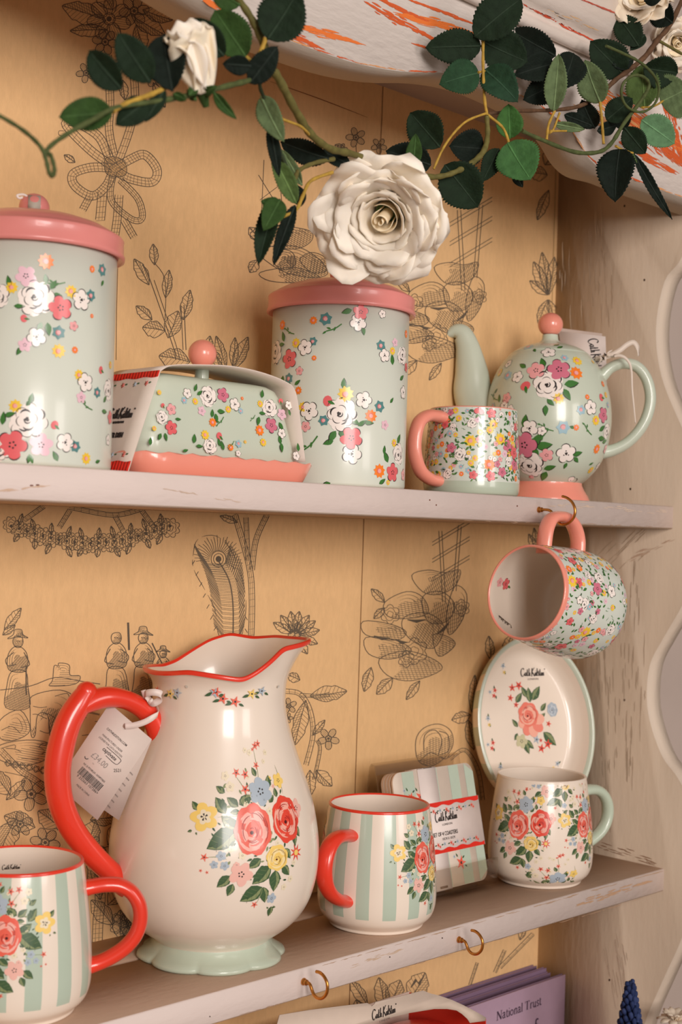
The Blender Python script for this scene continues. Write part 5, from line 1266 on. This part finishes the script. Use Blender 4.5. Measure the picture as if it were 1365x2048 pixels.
def slab(b, u0, u1, v0, v1, d0, d1, c):
    V = [cpt(u, v, d) for d in (d0, d1) for u, v in ((u0, v0), (u1, v0), (u1, v1), (u0, v1))]
    b.add(V, [(3, 2, 1, 0), (4, 5, 6, 7), (0, 1, 5, 4), (1, 2, 6, 5), (2, 3, 7, 6), (3, 0, 4, 7)], c)
WC = C(246, 234, 228)
slab(b, xa, xb, -.0008, CH+.0008, .0002, .0010, WC); slab(b, xa, xb, CH, CH+.0008, -.017, .0010, WC); slab(b, xa, xb, -.0008, 0, -.017, .0010, WC)
slab(b, xa+.009, xa+.021, CH+.0002, CH+.0011, -.004, .0016, C(120, 104, 92)); slab(b, xa+.009, xa+.020, .0012, .0034, .0010, .0013, C(140, 120, 104))
v0 = F0.hit(960, 1690)[1]; v1 = F0.hit(900, 1600)[1]
slab(b, -.0009, CW+.0009, v0, v1, .0011, .0018, WC); slab(b, CW, CW+.0009, v0, v1, -.017, .0018, WC); slab(b, -.0009, 0, v0, v1, -.017, .0018, WC)
p = Print(b, Flat(cpt(CW/2, (v0+v1)/2, .0018), (1, 0, 0), cu_), base=.00012); p.at_uv((0, 0, 1.36/CAM_F)); hh = (v1-v0)/2/(1.36/CAM_F); ww = CW/2/(1.36/CAM_F)
band(p, -hh, -hh+8, ww, 2.0, 6, RED2); band(p, hh, hh-8, ww, 2.0, 6, RED2)
lg = p.s.hit(888, 1641); q = (p.s.hit(895, 1640)[0]/(1.36/CAM_F)); 
logo(p, 17, x=q-2, y=12); write(p, 'SET OF 4 COASTERS', 8, INK, x=q-12, y=-17, bold=True, wid=.75); write(p, '10CM X 10CM', 5, INK, x=q-4, y=-26, wid=.9)
for x in range(-100, 101, 20):
    for yy in (hh-17, -hh+17):
        if (x//20) % 2: el_star(p, x, yy, 5.5, C(236, 96, 74), L=2); el_star(p, x+5, yy-4, 4, C(236, 96, 74), L=3)
        else: el_star(p, x, yy, 5.5, BLU, L=2)
        el_leaf(p, x-4, yy, 7, 190, G1, 1, ink=False)
tag(b.build('card_wrapper', M_CARD(), cs, smooth_=False), 'white card wrapper with red scalloped borders')
def glass_mat():
    m = bpy.data.materials.new('clear_acrylic'); m.use_nodes = True; t = m.node_tree; t.nodes.remove(t.nodes['Principled BSDF'])
    tr = t.nodes.new('ShaderNodeBsdfTransparent'); tr.inputs[0].default_value = (.93, .90, .86, 1)
    gl_ = t.nodes.new('ShaderNodeBsdfGlossy'); gl_.inputs['Roughness'].default_value = .05
    lw_ = t.nodes.new('ShaderNodeLayerWeight'); pw_ = t.nodes.new('ShaderNodeMath'); pw_.operation = 'POWER'; pw_.inputs[1].default_value = 4
    fr_ = t.nodes.new('ShaderNodeMath'); fr_.operation = 'MULTIPLY_ADD'; fr_.inputs[1].default_value = .5; fr_.inputs[2].default_value = .09
    t.links.new(lw_.outputs['Facing'], pw_.inputs[0]); t.links.new(pw_.outputs[0], fr_.inputs[0])
    n = t.nodes.new('ShaderNodeTexNoise'); n.inputs['Scale'].default_value = 30; bp = t.nodes.new('ShaderNodeBump'); bp.inputs['Strength'].default_value = .02
    t.links.new(n.outputs['Fac'], bp.inputs['Height']); t.links.new(bp.outputs[0], gl_.inputs['Normal'])
    mx = t.nodes.new('ShaderNodeMixShader'); t.links.new(fr_.outputs[0], mx.inputs[0]); t.links.new(tr.outputs[0], mx.inputs[1]); t.links.new(gl_.outputs[0], mx.inputs[2])
    t.links.new(mx.outputs[0], t.nodes['Material Output'].inputs[0]); return m
b = MB(); GW = (1, 1, 1); sx0, sx1 = -.334, -.2065
def sl(b, x0, x1, pts, th):
    """acrylic sheet following (y,z) points"""
    P = [np.array(q, float) for q in pts]; T = [nrm(P[min(i+1, len(P)-1)]-P[max(i-1, 0)]) for i in range(len(P))]; N = [np.array([-t_[1], t_[0]]) for t_ in T]
    poly = [tuple(a-n_*th/2) for a, n_ in zip(P, N)]+[tuple(a+n_*th/2) for a, n_ in list(zip(P, N))[::-1]]
    b.prism(poly, 0, x0, x1, GW)
bk = lambda v: (CO+cu_*v-cn*.0185)[1:]
sl(b, sx0, sx1, [(.0640, -.3655), (.0640, -.3860), (.0655, -.3915), (.0700, -.3925), (.0870, -.3945), tuple(bk(.0)), tuple(bk(.06)), tuple(bk(.128)), tuple(bk(.130)+np.array([.004, -.001])), tuple(bk(.126)+np.array([.007, 0])), (.140, -.3955)], .0016)
tag(b.build('acrylic_stand', glass_mat(), smooth_=False, loc=(-.27, .09, Z1)), 'clear folded acrylic display stand behind the striped mug', 'stand')

# --- brass cup hooks -----------------------------------------------------------------------------
HKL = [(.0, 0.), (-.0045, .0003), (-.0080, -.0006), (-.0108, -.0050), (-.0135, -.0078), (-.0172, -.0090), (-.0220, -.0080), (-.0262, -.0045), (-.0282, .0005), (-.0275, .0058), (-.0238, .0100), (-.0190, .0118), (-.0145, .0116)]
HKU = [(.0, -.0118), (-.0078, -.0117), (-.0138, -.0126), (-.0175, -.0160), (-.0205, -.0215), (-.0280, -.0256), (-.0357, -.0244), (-.0416, -.0190), (-.0431, -.0119), (-.0400, -.0050), (-.0340, -.0005), (-.0275, .0014)]
def hook(x, z, pts, label):
    t = thing('cup_hook', label, 'hook', (x, 0, z), 'brass cup hooks along the shelf edges')
    BR = C(206, 140, 70)
    b = MB(); P = smooth([(x, y, z+dz) for y, dz in pts], 6); n = len(P); b.tube(P, [.00135]*(n-1)+[.0011], c=BR, segs=12)
    b.build('hook_wire', M_BRASS(), t, loc=(x, 0, z))
    b = MB(); M = Matrix.Translation((x, 0, z+pts[0][1])) @ Matrix.Rotation(PI/2, 4, 'X')
    b.lathe([(.0005, -.0005), (.0026, -.0003), (.0031, .0006), (.0026, .0018), (.0019, .0024), (.0024, .0034), (.0024, .0042), (.0016, .0050), (.0014, .0060)], BR, 20, M); b.build('collar', M_BRASS(), t)
hook(-.5376, -.4079, HKL, 'empty brass hook nearest the jug on the lower shelf edge')
hook(-.3414, -.4100, HKL, 'empty brass hook below the coasters on the lower shelf edge')
hook(-.2382, 0., HKU, 'brass hook on the upper shelf edge with a mug hanging from it')

# --- purple books --------------------------------------------------------------------------------
PUR2 = C(132, 108, 132); LILB = C(178, 150, 170)
ztop = at_x(1131, 1948, -.005)[2]
for k, (y, x1, dz, th, lab) in enumerate(((.1190, -.0060, 0., .0035, 'front lilac booklet with dark serif title, leaning in the corner of the bottom shelf'), (.1400, -.006, -.003, .0035, 'lilac booklet directly behind the titled front one'), (.1460, -.006, .001, .0030, 'lilac booklet third from the front of the row'), (.1600, -.006, 0., .004, 'rearmost lilac booklet against the wallpaper'))):
    t = thing('booklet', lab, 'booklet', (x1-.085, y, Z2), 'lilac booklets on the bottom shelf')
    w = .175; x0 = x1-w; zt = ztop+dz
    b = MB(); b.box((x0, y, Z2+.0005), (x1, y+.0008, zt), LILB if k == 0 else PUR2)
    b.box((x0, y+.0008+th, Z2+.0005), (x1, y+.0016+th, zt), PUR2); b.box((x0, y, Z2+.0005), (x0+.001, y+th+.0016, zt), PUR2)
    if k == 0:
        Fb = Flat((x0, y, zt), (1, 0, 0), (0, 0, 1)); p = Print(b, Fb, base=.0002)
        p.at(993, 2041); serif(p, 'National Trust', 17, C(62, 46, 66), x=0, y=0)
        p.at_uv((0, 0, 1.53/CAM_F)); q = Fb.hit(1064, 2062); p.at_uv((q[0], q[1], q[2])); serif(p, 'k of', 24, C(62, 46, 66), x=-36, y=-4)
    b.build('cover', M_CARD(), t, smooth_=False)
    b = MB(); b.box((x0+.001, y+.0008, Z2+.002), (x1-.0008, y+.0008+th, zt-.001), C(196, 170, 186)); b.build('pages', M_CARD(), t, smooth_=False)

# --- boxed red mug ---------------------------------------------------------------------------------
gb = thing('gift_box', 'white card gift box with curved window at the bottom edge of the photo', 'box', (-.35, .05, Z2))
o_ = np.array([-.273, .020, -.502]); Fg = Flat(o_, (1, 0, 0), (0, .12, 1)); 
pts = [(560, 2030), (620, 2020), (684, 2012), (735, 2006), (739, 2008), (744, 2013), (750, 2008), (752, 2004), (800, 1993), (847, 1981), (862, 1987), (879, 1991), (905, 2000), (929, 2011), (952, 2023), (973, 2035), (972, 2042), (955, 2044), (941, 2046), (936, 2038), (925, 2028), (914, 2021), (895, 2018), (869, 2018), (820, 2026), (770, 2038), (735, 2048), (680, 2064), (600, 2088), (540, 2104)]
Q = [Fg.hit(x, y) for x, y in pts]; Pg = [Fg.o+Fg.ex*q[0]+Fg.ey*q[1] for q in Q]
from mathutils.geometry import tessellate_polygon
tri = tessellate_polygon([[Vector(q) for q in Pg]])
b = MB(); n = len(Pg); nf = []
for t_ in tri:
    a_, b_, c_ = [Pg[i] for i in t_]; f = tuple(t_) if np.dot(np.cross(b_-a_, c_-a_), Fg.n) > 0 else tuple(t_)[::-1]; nf.append(f)
BXC = C(214, 196, 180)
b.add(Pg+[q-Fg.n*.0008 for q in Pg], nf+[tuple(i+n for i in f[::-1]) for f in nf]+[(i, (i+1) % n, (i+1) % n+n, i+n) for i in range(n)], BXC)
p = Print(b, Fg, base=.0002); p.at(768, 2026); logo(p, 17, x=0, y=-6)
b.build('window_panel', M_CARD(), gb, smooth_=False)
b = MB(); A = Fg.o+Fg.ex*Fg.hit(973, 2035)[0]+Fg.ey*Fg.hit(973, 2035)[1]
yl = Fg.hit(540, 2104); L0 = Fg.o+Fg.ex*yl[0]+Fg.ey*yl[1]
top = [tuple(A), tuple(Fg.o+Fg.ex*Fg.hit(941, 2046)[0]+Fg.ey*Fg.hit(941, 2046)[1])]
x0, x1_ = L0[0], A[0]
RB = C(214, 52, 34)
b.box((x0, A[1]-.001, Z2+.001), (x1_, A[1]+.0, -.5200), RB); b.box((x1_-.001, A[1], Z2+.001), (x1_, A[1]+.10, A[2]-.001), RB); b.box((x0, A[1]+.099, Z2+.001), (x1_, A[1]+.10, A[2]), BXC); b.box((x0, A[1], Z2+.001), (x0+.001, A[1]+.10, A[2]-.004), RB); b.box((x0, A[1], Z2+.001), (x1_, A[1]+.1, Z2+.002), BXC)
b.box((x0+.001, A[1]+.001, -.62), (x1_-.001, A[1]+.099, -.619), BXC)
tag(b.build('box_body', M_CARD(), gb, smooth_=False), 'red and white card box body')
cm = at_y(850, 2075, .062); cx_, cy_ = cm[0], .064
t = thing('boxed_mug', 'glossy red pot inside the gift box, seen through its curved window', 'mug', (cx_, cy_, -.619))
M = Matrix.Translation((cx_, cy_, -.619)); b = MB()
b.lathe([(.0005, .0), (.036, .0), (.040, .004), (.042, .03), (.042, .085), (.0415, .0925), (.039, .0985), (.030, .1025), (.015, .1040), (.0005, .1043)], C(226, 44, 30), 80, M)
b.build('body', M_CERAMIC(), t, loc=(cx_, cy_, -.619))

# --- flowers at the lower right ---------------------------------------------------------------------
gh = thing('blue_flower_spike', 'dark blue grape hyacinth flower spike against the grey side panel', 'flower', (-.0707, -.012, Z2))
rf = random.Random(9)
b = MB(); top_ = at_y(1262, 1963, -.012); base_ = np.array([top_[0]+.002, -.012, Z2])
b.tube(smooth([base_, base_*.5+top_*.5+np.array([.004, 0, 0]), top_-np.array([0, 0, .004])], 6), .0018, c=C(52, 78, 50)); b.build('stem', M_STEM(), gh)
b = MB(); hgt = .072
for k in range(90):
    s_ = (k/90)**.85; a = k*2.4; rr = .0030+.0135*s_; z = top_[2]-hgt*s_
    p0 = np.array([top_[0]+.002*s_+rr*math.cos(a), -.012+rr*math.sin(a), z-.002])
    M = Matrix.Translation(p0) @ Matrix.Rotation(-a*0, 4, 'Z') @ Matrix.Rotation(.5*math.cos(a), 4, 'Y')
    b.lathe([(.0004, .0042), (.0020, .0034), (.0027, .0010), (.0022, -.0022), (.0015, -.0036), (.0022, -.0046)], C(38, 52, 92) if k % 3 else C(52, 66, 108), 8, M)
b.build('florets', M_PETAL(), gh)
b = MB(); b.tube([(top_[0]+.002, -.012, top_[2]-hgt), (top_[0], -.012, top_[2]+.0005)], [.009, .002], c=C(34, 46, 80)); b.build('spike_core', M_PETAL(), gh)
wf = thing('white_daisy', 'small white flower at the bottom right corner of the photo', 'flower', (0, -.03, Z2))
cw = at_y(1352, 2046, -.030); b = MB()
for ring_, (r0_, up_) in enumerate(((.020, .2), (.014, .7))):
    for k in range(9):
        a = 2*PI*k/9+ring_*.3; G = []
        for i in range(6):
            s_ = i/5; w = .0052*math.sin(PI*min(1, .15+s_*.85))**.6+.0006
            rr = r0_*s_; z = .018*s_*up_+.004*math.sin(PI*s_)
            G.append([cw+np.array([rr*math.cos(a)-w*j*math.sin(a), rr*math.sin(a)+w*j*math.cos(a), z-.0015*j*j]) for j in (-1, -.5, 0, .5, 1)])
        b.grid(G, C(226, 208, 186))
b.build('petals', M_PETAL(), wf, solid=.0004)
b = MB(); b.ball(cw+np.array([0, 0, .003]), .0045, C(206, 176, 110), 16); b.build('flower_centre', M_PETAL(), wf)
b = MB(); b.tube([(cw[0], cw[1], Z2), tuple(cw)], .0015, c=C(60, 84, 50)); b.build('stem', M_STEM(), wf)
# ================================================================== ROSE GARLAND
gl = thing('rose_garland', 'artificial white rose garland with dark green leaves trailing across the valance', 'garland', (-.45, -.08, .30))
def gp(x, y, Y): return at_y(x, y, Y)
DK = C(24, 40, 24); MD = C(48, 74, 32); LT = C(80, 102, 54); GG = C(92, 110, 74); BK = C(16, 27, 20); VEIN = C(150, 138, 70)
rl = random.Random(4)
def leaf(x0, y0, x1, y1, wpx, colr, Y=-.085, tilt=None, fold=None, roll=0):
    """toothed leaf from the stalk end (x0,y0) to the tip (x1,y1)"""
    Pb = gp(x0, y0, Y); dep = (Pb-CAM) @ CF
    tl = rl.uniform(-.012, .012) if tilt is None else tilt
    Pt = CAM+ray(x1, y1)*(dep+tl)
    ex = Pt-Pb; ln = np.linalg.norm(ex); ex /= ln; vw = nrm(CAM-Pb)
    n_ = nrm(vw-ex*np.dot(vw, ex)); ey = np.cross(n_, ex)
    a = roll if roll else rl.uniform(-.25, .25); n_, ey = n_*math.cos(a)+ey*math.sin(a), ey*math.cos(a)-n_*math.sin(a)
    W_ = wpx*.57*dep/CAM_F; fd = rl.uniform(.10, .32) if fold is None else fold
    nu, nv = 37, 9; G = []; bend = rl.uniform(-.10, .10)*ln; wav = rl.uniform(0, 6)
    for i in range(nu):
        s_ = i/(nu-1); w = W_*(math.sin(PI*s_**.82)**.72)*(1 if s_ < .93 else (1-s_)/.07*.9+.1)
        tooth = (1-.10*((i*1.0) % 2)) if 2 < i < nu-2 else 1
        row = []
        for j in range(nv):
            v = (j-(nv-1)/2)/((nv-1)/2); ww = w*v*(tooth if abs(v) > .9 else 1)
            h = abs(v)*w*fd*1.6+bend*math.sin(PI*s_)-.10*ln*s_*s_*.5+.018*ln*math.sin(s_*9+wav)*abs(v)+.006*ln*math.sin(s_*34+abs(v)*5)*(1 if .2 < abs(v) < .95 else 0)
            row.append(Pb+ex*ln*s_+ey*ww+n_*h)
        G.append(row)
    b = MB(); c2 = tuple(q*1.35+.004 for q in colr)
    b.grid(G, lambda i, j: c2 if j in (3, 4) and False else colr)
    # midrib
    b.tube([G[i][4]+n_*.0002 for i in range(0, nu-2, 3)], list(np.linspace(.0008, .0003, len(range(0, nu-2, 3)))), c=tuple(min(1, q*1.5+.01) for q in colr), segs=6)
    return b.build('leaf', M_LEAF(), gl, solid=.0005)
Lf = [ # left group, nearest the camera
 (224, 224, 118, 233, 62, MD, -.15), (243, 178, 176, 100, 58, DK, -.15), (300, 165, 234, 62, 66, DK, -.15), (345, 182, 326, 64, 76, BK, -.155), (292, 202, 232, 250, 50, DK, -.15), (328, 180, 292, 242, 28, DK, -.15), (428, 186, 472, 238, 20, MD, -.145),
 (448, 112, 388, 36, 56, DK, -.14), (492, 114, 428, 18, 74, MD, -.135), (536, 78, 598, -22, 92, DK, -.14), (480, 10, 420, -30, 50, MD, -.13), (500, 166, 556, 92, 48, BK, -.135), (502, 132, 446, 128, 36, BK, -.14),
 (523, 193, 566, 282, 46, GG, -.11), (540, 250, 558, 352, 24, BK, -.11), (658, 318, 560, 284, 46, BK, -.09), (592, 406, 544, 306, 36, LT, -.10), (604, 370, 562, 296, 22, GG, -.10), (602, 412, 590, 368, 28, BK, -.09), (560, 418, 524, 402, 30, MD, -.10), (549, 400, 516, 527, 40, DK, -.10), (590, 412, 547, 528, 28, BK, -.10), (560, 400, 528, 460, 44, MD, -.105),
 # right group
 (950, 74, 1046, -6, 78, DK, -.085), (962, 92, 852, 95, 64, DK, -.085), (964, 82, 1058, 124, 78, DK, -.085), (958, 146, 880, 168, 64, C(36, 66, 42), -.085), (970, 140, 1036, 202, 62, C(34, 62, 42), -.085),
 (1112, 112, 1020, 60, 54, BK, -.075), (1108, 128, 1030, 150, 54, BK, -.075), (1108, 168, 1048, 200, 52, BK, -.07), (1108, 222, 1118, 106, 42, GG, -.085), (1122, 176, 1150, 104, 60, BK, -.075), (1202, 206, 1170, 120, 56, GG, -.09), (1248, 150, 1182, 82, 68, DK, -.085),
 (1278, 92, 1234, 30, 50, DK, -.085), (1288, 136, 1358, 146, 60, DK, -.085), (1290, 216, 1286, 124, 64, LT, -.08), (1346, 46, 1300, 8, 48, BK, -.10), (1290, 2, 1330, -16, 30, BK, -.10), (1322, 204, 1380, 176, 84, GG, -.085), (1284, 240, 1352, 288, 58, C(92, 130, 92), -.09), (1250, 256, 1292, 308, 44, DK, -.085),
 (1240, 298, 1230, 402, 70, BK, -.09), (1268, 308, 1346, 438, 20, BK, -.085), (1020, 277, 1018, 208, 50, C(58, 98, 46), -.095), (1016, 286, 1062, 358, 84, C(60, 100, 54), -.095), (1030, 350, 1046, 374, 18, BK, -.085), (998, 298, 966, 362, 38, DK, -.085),
 (968, 298, 900, 292, 64, BK, -.085), (890, 330, 958, 416, 84, DK, -.08), (880, 294, 820, 224, 68, DK, -.085), (826, 336, 832, 266, 30, MD, -.09), (862, 330, 772, 302, 60, BK, -.08), (1110, 248, 1172, 260, 18, GG, -.08), (1130, 230, 1188, 252, 24, BK, -.075), (1214, 240, 1266, 196, 46, DK, -.075), (1190, 256, 1164, 200, 42, BK, -.075), (1196, 262, 1236, 250, 26, BK, -.07), (1120, 196, 1086, 176, 20, GG, -.08), (1160, 180, 1188, 150, 40, BK, -.07), (1226, 130, 1270, 118, 30, BK, -.08), (1290, 70, 1262, 100, 24, DK, -.085), (1236, 204, 1250, 262, 40, BK, -.075), (700, 330, 640, 300, 30, BK, -.085)]
for q in Lf: leaf(*q[:6], Y=q[6])
def vine(pts, r, colr, name='stem', sm=6):
    P = smooth([gp(x, y, Y) for x, y, Y in pts], sm); n = len(P); k = np.array([1+.10*math.sin(i*1.7)+.12*(i % 13 == 0) for i in range(n)])
    ra = np.interp(np.linspace(0, 1, n), np.linspace(0, 1, len(r)), r)*k if np.ndim(r) else r*k
    b = MB(); b.tube(P, ra, c=colr, segs=10); return b.build(name, M_STEM(), gl)
OL = C(104, 98, 52); YG = C(176, 142, 60); BR_ = C(96, 70, 50); GN = C(78, 88, 50)
vine([(455, -30, -.13), (482, 5, -.13), (508, 45, -.13), (526, 85, -.13), (545, 135, -.125), (562, 165, -.12), (592, 222, -.11), (622, 268, -.10), (660, 297, -.095), (705, 308, -.09), (770, 330, -.075), (850, 352, -.08), (886, 352, -.085), (920, 340, -.09), (952, 320, -.092), (970, 298, -.092), (976, 268, -.09), (974, 232, -.09)], [.0020, .0026, .0030, .0028, .0024, .0022, .0024, .0020], OL)
vine([(-20, 225, -.17), (5, 235, -.17), (48, 262, -.165), (80, 292, -.16), (92, 318, -.16), (98, 344, -.16), (105, 352, -.158), (109, 338, -.156), (102, 312, -.156), (94, 300, -.158), (128, 272, -.155), (185, 240, -.152), (235, 215, -.15), (330, 200, -.15), (400, 186, -.146), (455, 172, -.14), (500, 160, -.135), (532, 142, -.128)], [.0012, .0012, .0013, .0013, .0014, .0016, .0018, .0020], GN)
vine([(967, 76, -.088), (967, 140, -.088), (970, 200, -.09), (975, 230, -.09)], .0013, YG); vine([(975, 226, -.09), (930, 245, -.088), (892, 288, -.086), (868, 338, -.082)], .0010, YG); vine([(976, 230, -.09), (1008, 258, -.094), (1022, 300, -.094)], .0012, YG)
vine([(957, 145, -.086), (970, 142, -.086)], .0010, YG); vine([(1045, 262, -.085), (1085, 280, -.088), (1150, 304, -.09), (1198, 304, -.092), (1224, 286, -.094), (1250, 245, -.096), (1284, 200, -.1), (1299, 172, -.102), (1290, 155, -.104), (1268, 151, -.104), (1248, 166, -.103), (1244, 192, -.1), (1258, 216, -.1), (1286, 224, -.102), (1310, 208, -.105), (1319, 178, -.106), (1308, 150, -.107), (1280, 124, -.108), (1245, 106, -.109), (1213, 92, -.11)], [.0017, .0019, .0018, .0014, .0013, .0012, .0013, .0014], GN)
vine([(1375, -20, -.09), (1342, 48, -.09), (1316, 80, -.09), (1292, 112, -.09), (1262, 138, -.088), (1232, 160, -.085), (1200, 190, -.08), (1160, 212, -.076), (1110, 220, -.074), (1040, 222, -.08), (975, 228, -.088)], [.0024, .0026, .0022, .0018, .0014], BR_)
vine([(1201, 204, -.09), (1205, 246, -.09), (1208, 288, -.091)], .0013, YG); vine([(1110, 222, -.085), (1098, 250, -.085), (1094, 280, -.087)], .0012, YG); vine([(1120, 226, -.085), (1108, 258, -.086), (1100, 266, -.087)], .0010, YG); vine([(1316, 80, -.09), (1365, 108, -.09)], .0014, OL)
vine([(1285, 215, -.088), (1310, 212, -.088), (1335, 196, -.087)], .0010, YG); vine([(1100, 262, -.086), (1160, 262, -.084)], .0010, YG); vine([(1232, 292, -.09), (1246, 300, -.09), (1266, 306, -.087)], .0011, YG); vine([(1266, 306, -.086), (1285, 350, -.086)], .0008, LT)
vine([(528, 142, -.127), (520, 170, -.12), (530, 200, -.112), (548, 250, -.108), (560, 300, -.104), (580, 350, -.10), (592, 400, -.10)], .0013, C(50, 60, 40)); vine([(530, 205, -.11), (560, 235, -.109), (600, 252, -.108), (622, 272, -.1)], .0010, YG)
vine([(665, 345, -.085), (622, 362, -.09), (606, 392, -.095), (592, 420, -.098), (560, 436, -.10), (535, 448, -.10)], .0013, YG); vine([(668, 318, -.088), (630, 326, -.09), (600, 340, -.094), (590, 360, -.1)], .0016, OL); vine([(500, 130, -.135), (516, 118, -.134), (532, 76, -.138)], .0016, YG); vine([(520, 128, -.13), (500, 120, -.135), (492, 112, -.135)], .0014, YG)
vine([(225, 222, -.15), (260, 204, -.15), (300, 190, -.15), (330, 176, -.15)], .0016, YG)

def petal(b, cen, ax, az, e1, e2, r0, ln, wd, op, curl, ruf, colr, ph, up0=0.0):
    """one cupped petal: starts at radius r0 round the axis ax, leans outward by op (0 upright .. 1.6 flat)"""
    rd = e1*math.cos(az)+e2*math.sin(az); tn = np.cross(ax, rd); G = []
    nu, nv = 12, 13
    for i in range(nu):
        s_ = i/(nu-1); w = wd*(.28+.72*math.sin(PI*.5*min(1, s_*1.35))**.9)*(1 if s_ < .8 else math.sqrt(max(.02, 1-((s_-.8)/.24)**2)))
        ang = op*(.35+.65*s_)+curl*max(0, s_-.6)**1.5*4
        if i == 0: pos = cen+rd*r0+ax*up0
        else: pos = pos+(ax*math.cos(ang)+rd*math.sin(ang))*ln/(nu-1)
        row = []
        nn = rd*math.cos(ang)-ax*math.sin(ang)
        for j in range(nv):
            v = (j-(nv-1)/2)/((nv-1)/2)
            cup = -(w*v)**2/(max(.006, r0+ln*.45))*.55*(1-op*.35)
            rf_ = ruf*ln*(s_**2)*math.sin(v*3.4+ph)+ruf*.6*ln*(s_**4)*math.sin(v*7+ph*2)
            row.append(pos+tn*w*v+nn*(cup+rf_)+ax*(-.10*ln*s_*abs(v)**2.5+.04*ln*math.sin(v*6+ph)*s_))
        G.append(row)
    b.grid(G, colr)
def rose(name, cx, cy, Y, R, axis_view, layers, seed, cols, jit=.15, wraps=6):
    rnd = random.Random(seed); P0 = gp(cx, cy, Y); vw = nrm(CAM-P0); rt_ = nrm(np.cross((0, 0, 1), vw)); up_ = np.cross(vw, rt_)
    ax = nrm(vw*axis_view[2]+rt_*axis_view[0]+up_*axis_view[1]); e1 = nrm(np.cross(ax, (0.1, 0.2, 1))); e2 = np.cross(ax, e1); b = MB()
    for i in range(wraps):        # tightly rolled heart of the flower
        rr_ = (.035+.043*i)*R; hh_ = (.52-.012*i*i)*R; G = []; a0 = i*2.4; sp = 4.2
        for q in range(9):
            t = q/8; row = []
            for j in range(25):
                v = j/24; a = a0+sp*v; ed = math.sin(PI*v)**.35; r_ = rr_*(1+.10*v+.30*t**3*(.4+i*.14)); z_ = (.04+hh_/R*t*(.86+.14*ed)-.02*i)*R
                row.append(P0+(e1*math.cos(a)+e2*math.sin(a))*r_+ax*z_)
            G.append(row)
        b.grid(G, PC1 if i < 4 else PC2)
    for li, (n, r0, ln, wd, op, curl, ruf, u0) in enumerate(layers):
        for k in range(n):
            a = 2*PI*(k+rnd.uniform(-jit, jit))/n+li*1.1
            petal(b, P0, ax, a, e1, e2, r0*R, ln*R*rnd.uniform(.9, 1.1), wd*R*rnd.uniform(.9, 1.1), op*rnd.uniform(.88, 1.1), curl, ruf, cols[min(li, len(cols)-1)], rnd.uniform(0, 6), u0*R)
    o = b.build(name, M_PETAL(), gl, solid=.0006); return P0, ax
PW = C(255, 244, 226); PC1 = C(248, 230, 196); PC2 = C(250, 238, 218)
R0 = 139*1.06/CAM_F
P0, ax = rose('rose', 780, 422, -.080, R0, (-.25, -.31, .92), [
 (4, .24, .40, .34, .20, .5, .02, .10), (5, .25, .50, .42, .42, .6, .03, .06), (5, .22, .72, .54, .76, .5, .06, .02), (6, .18, .94, .60, 1.10, .30, .07, -.04), (6, .14, 1.06, .62, 1.40, .12, .08, -.10)], 12, [PC2, PC2, PW, PW, PW])
b = MB(); b.tube([P0-ax*.012, P0+ax*R0*.12], [.004, .010], c=C(70, 92, 50)); b.build('calyx', M_STEM(), gl)
# closed bud at the upper left
R1_ = 50*.93/CAM_F
P0, ax = rose('rosebud', 404, 182, -.150, R1_, (-.30, .93, .25), [
 (3, .12, 2.1, .70, .05, .1, .02, 0), (3, .30, 2.3, .95, .10, .25, .03, 0), (3, .36, 2.2, 1.0, .18, .4, .04, 0)], 3, [PW, PW, C(246, 232, 206)], wraps=0)
b = MB(); b.tube([P0-ax*.010, P0+ax*.006], [.002, .006], c=MD); b.build('calyx', M_STEM(), gl)
for q in ((378, 190, 395, 170, 18), (410, 190, 432, 172, 18), (348, 188, 372, 200, 16), (392, 200, 372, 178, 16)): leaf(*q, MD, Y=-.152)
# two roses at the top right corner
R2_ = 66*1.40/CAM_F
LY = [(4, .24, .42, .36, .30, .4, .03, .10), (5, .16, .68, .44, .72, .45, .08, .05), (6, .14, .92, .50, 1.12, .3, .10, 0), (6, .12, 1.02, .5, 1.38, .2, .1, -.05)]
rose('rose', 1290, 6, -.078, R2_, (-.2, .45, .85), LY, 5, [PC1, PC2, C(240, 222, 196)])
rose('rose', 1352, 80, -.074, R2_*.9, (.2, -.3, .9), LY, 8, [PC1, PC2, C(240, 224, 202)])
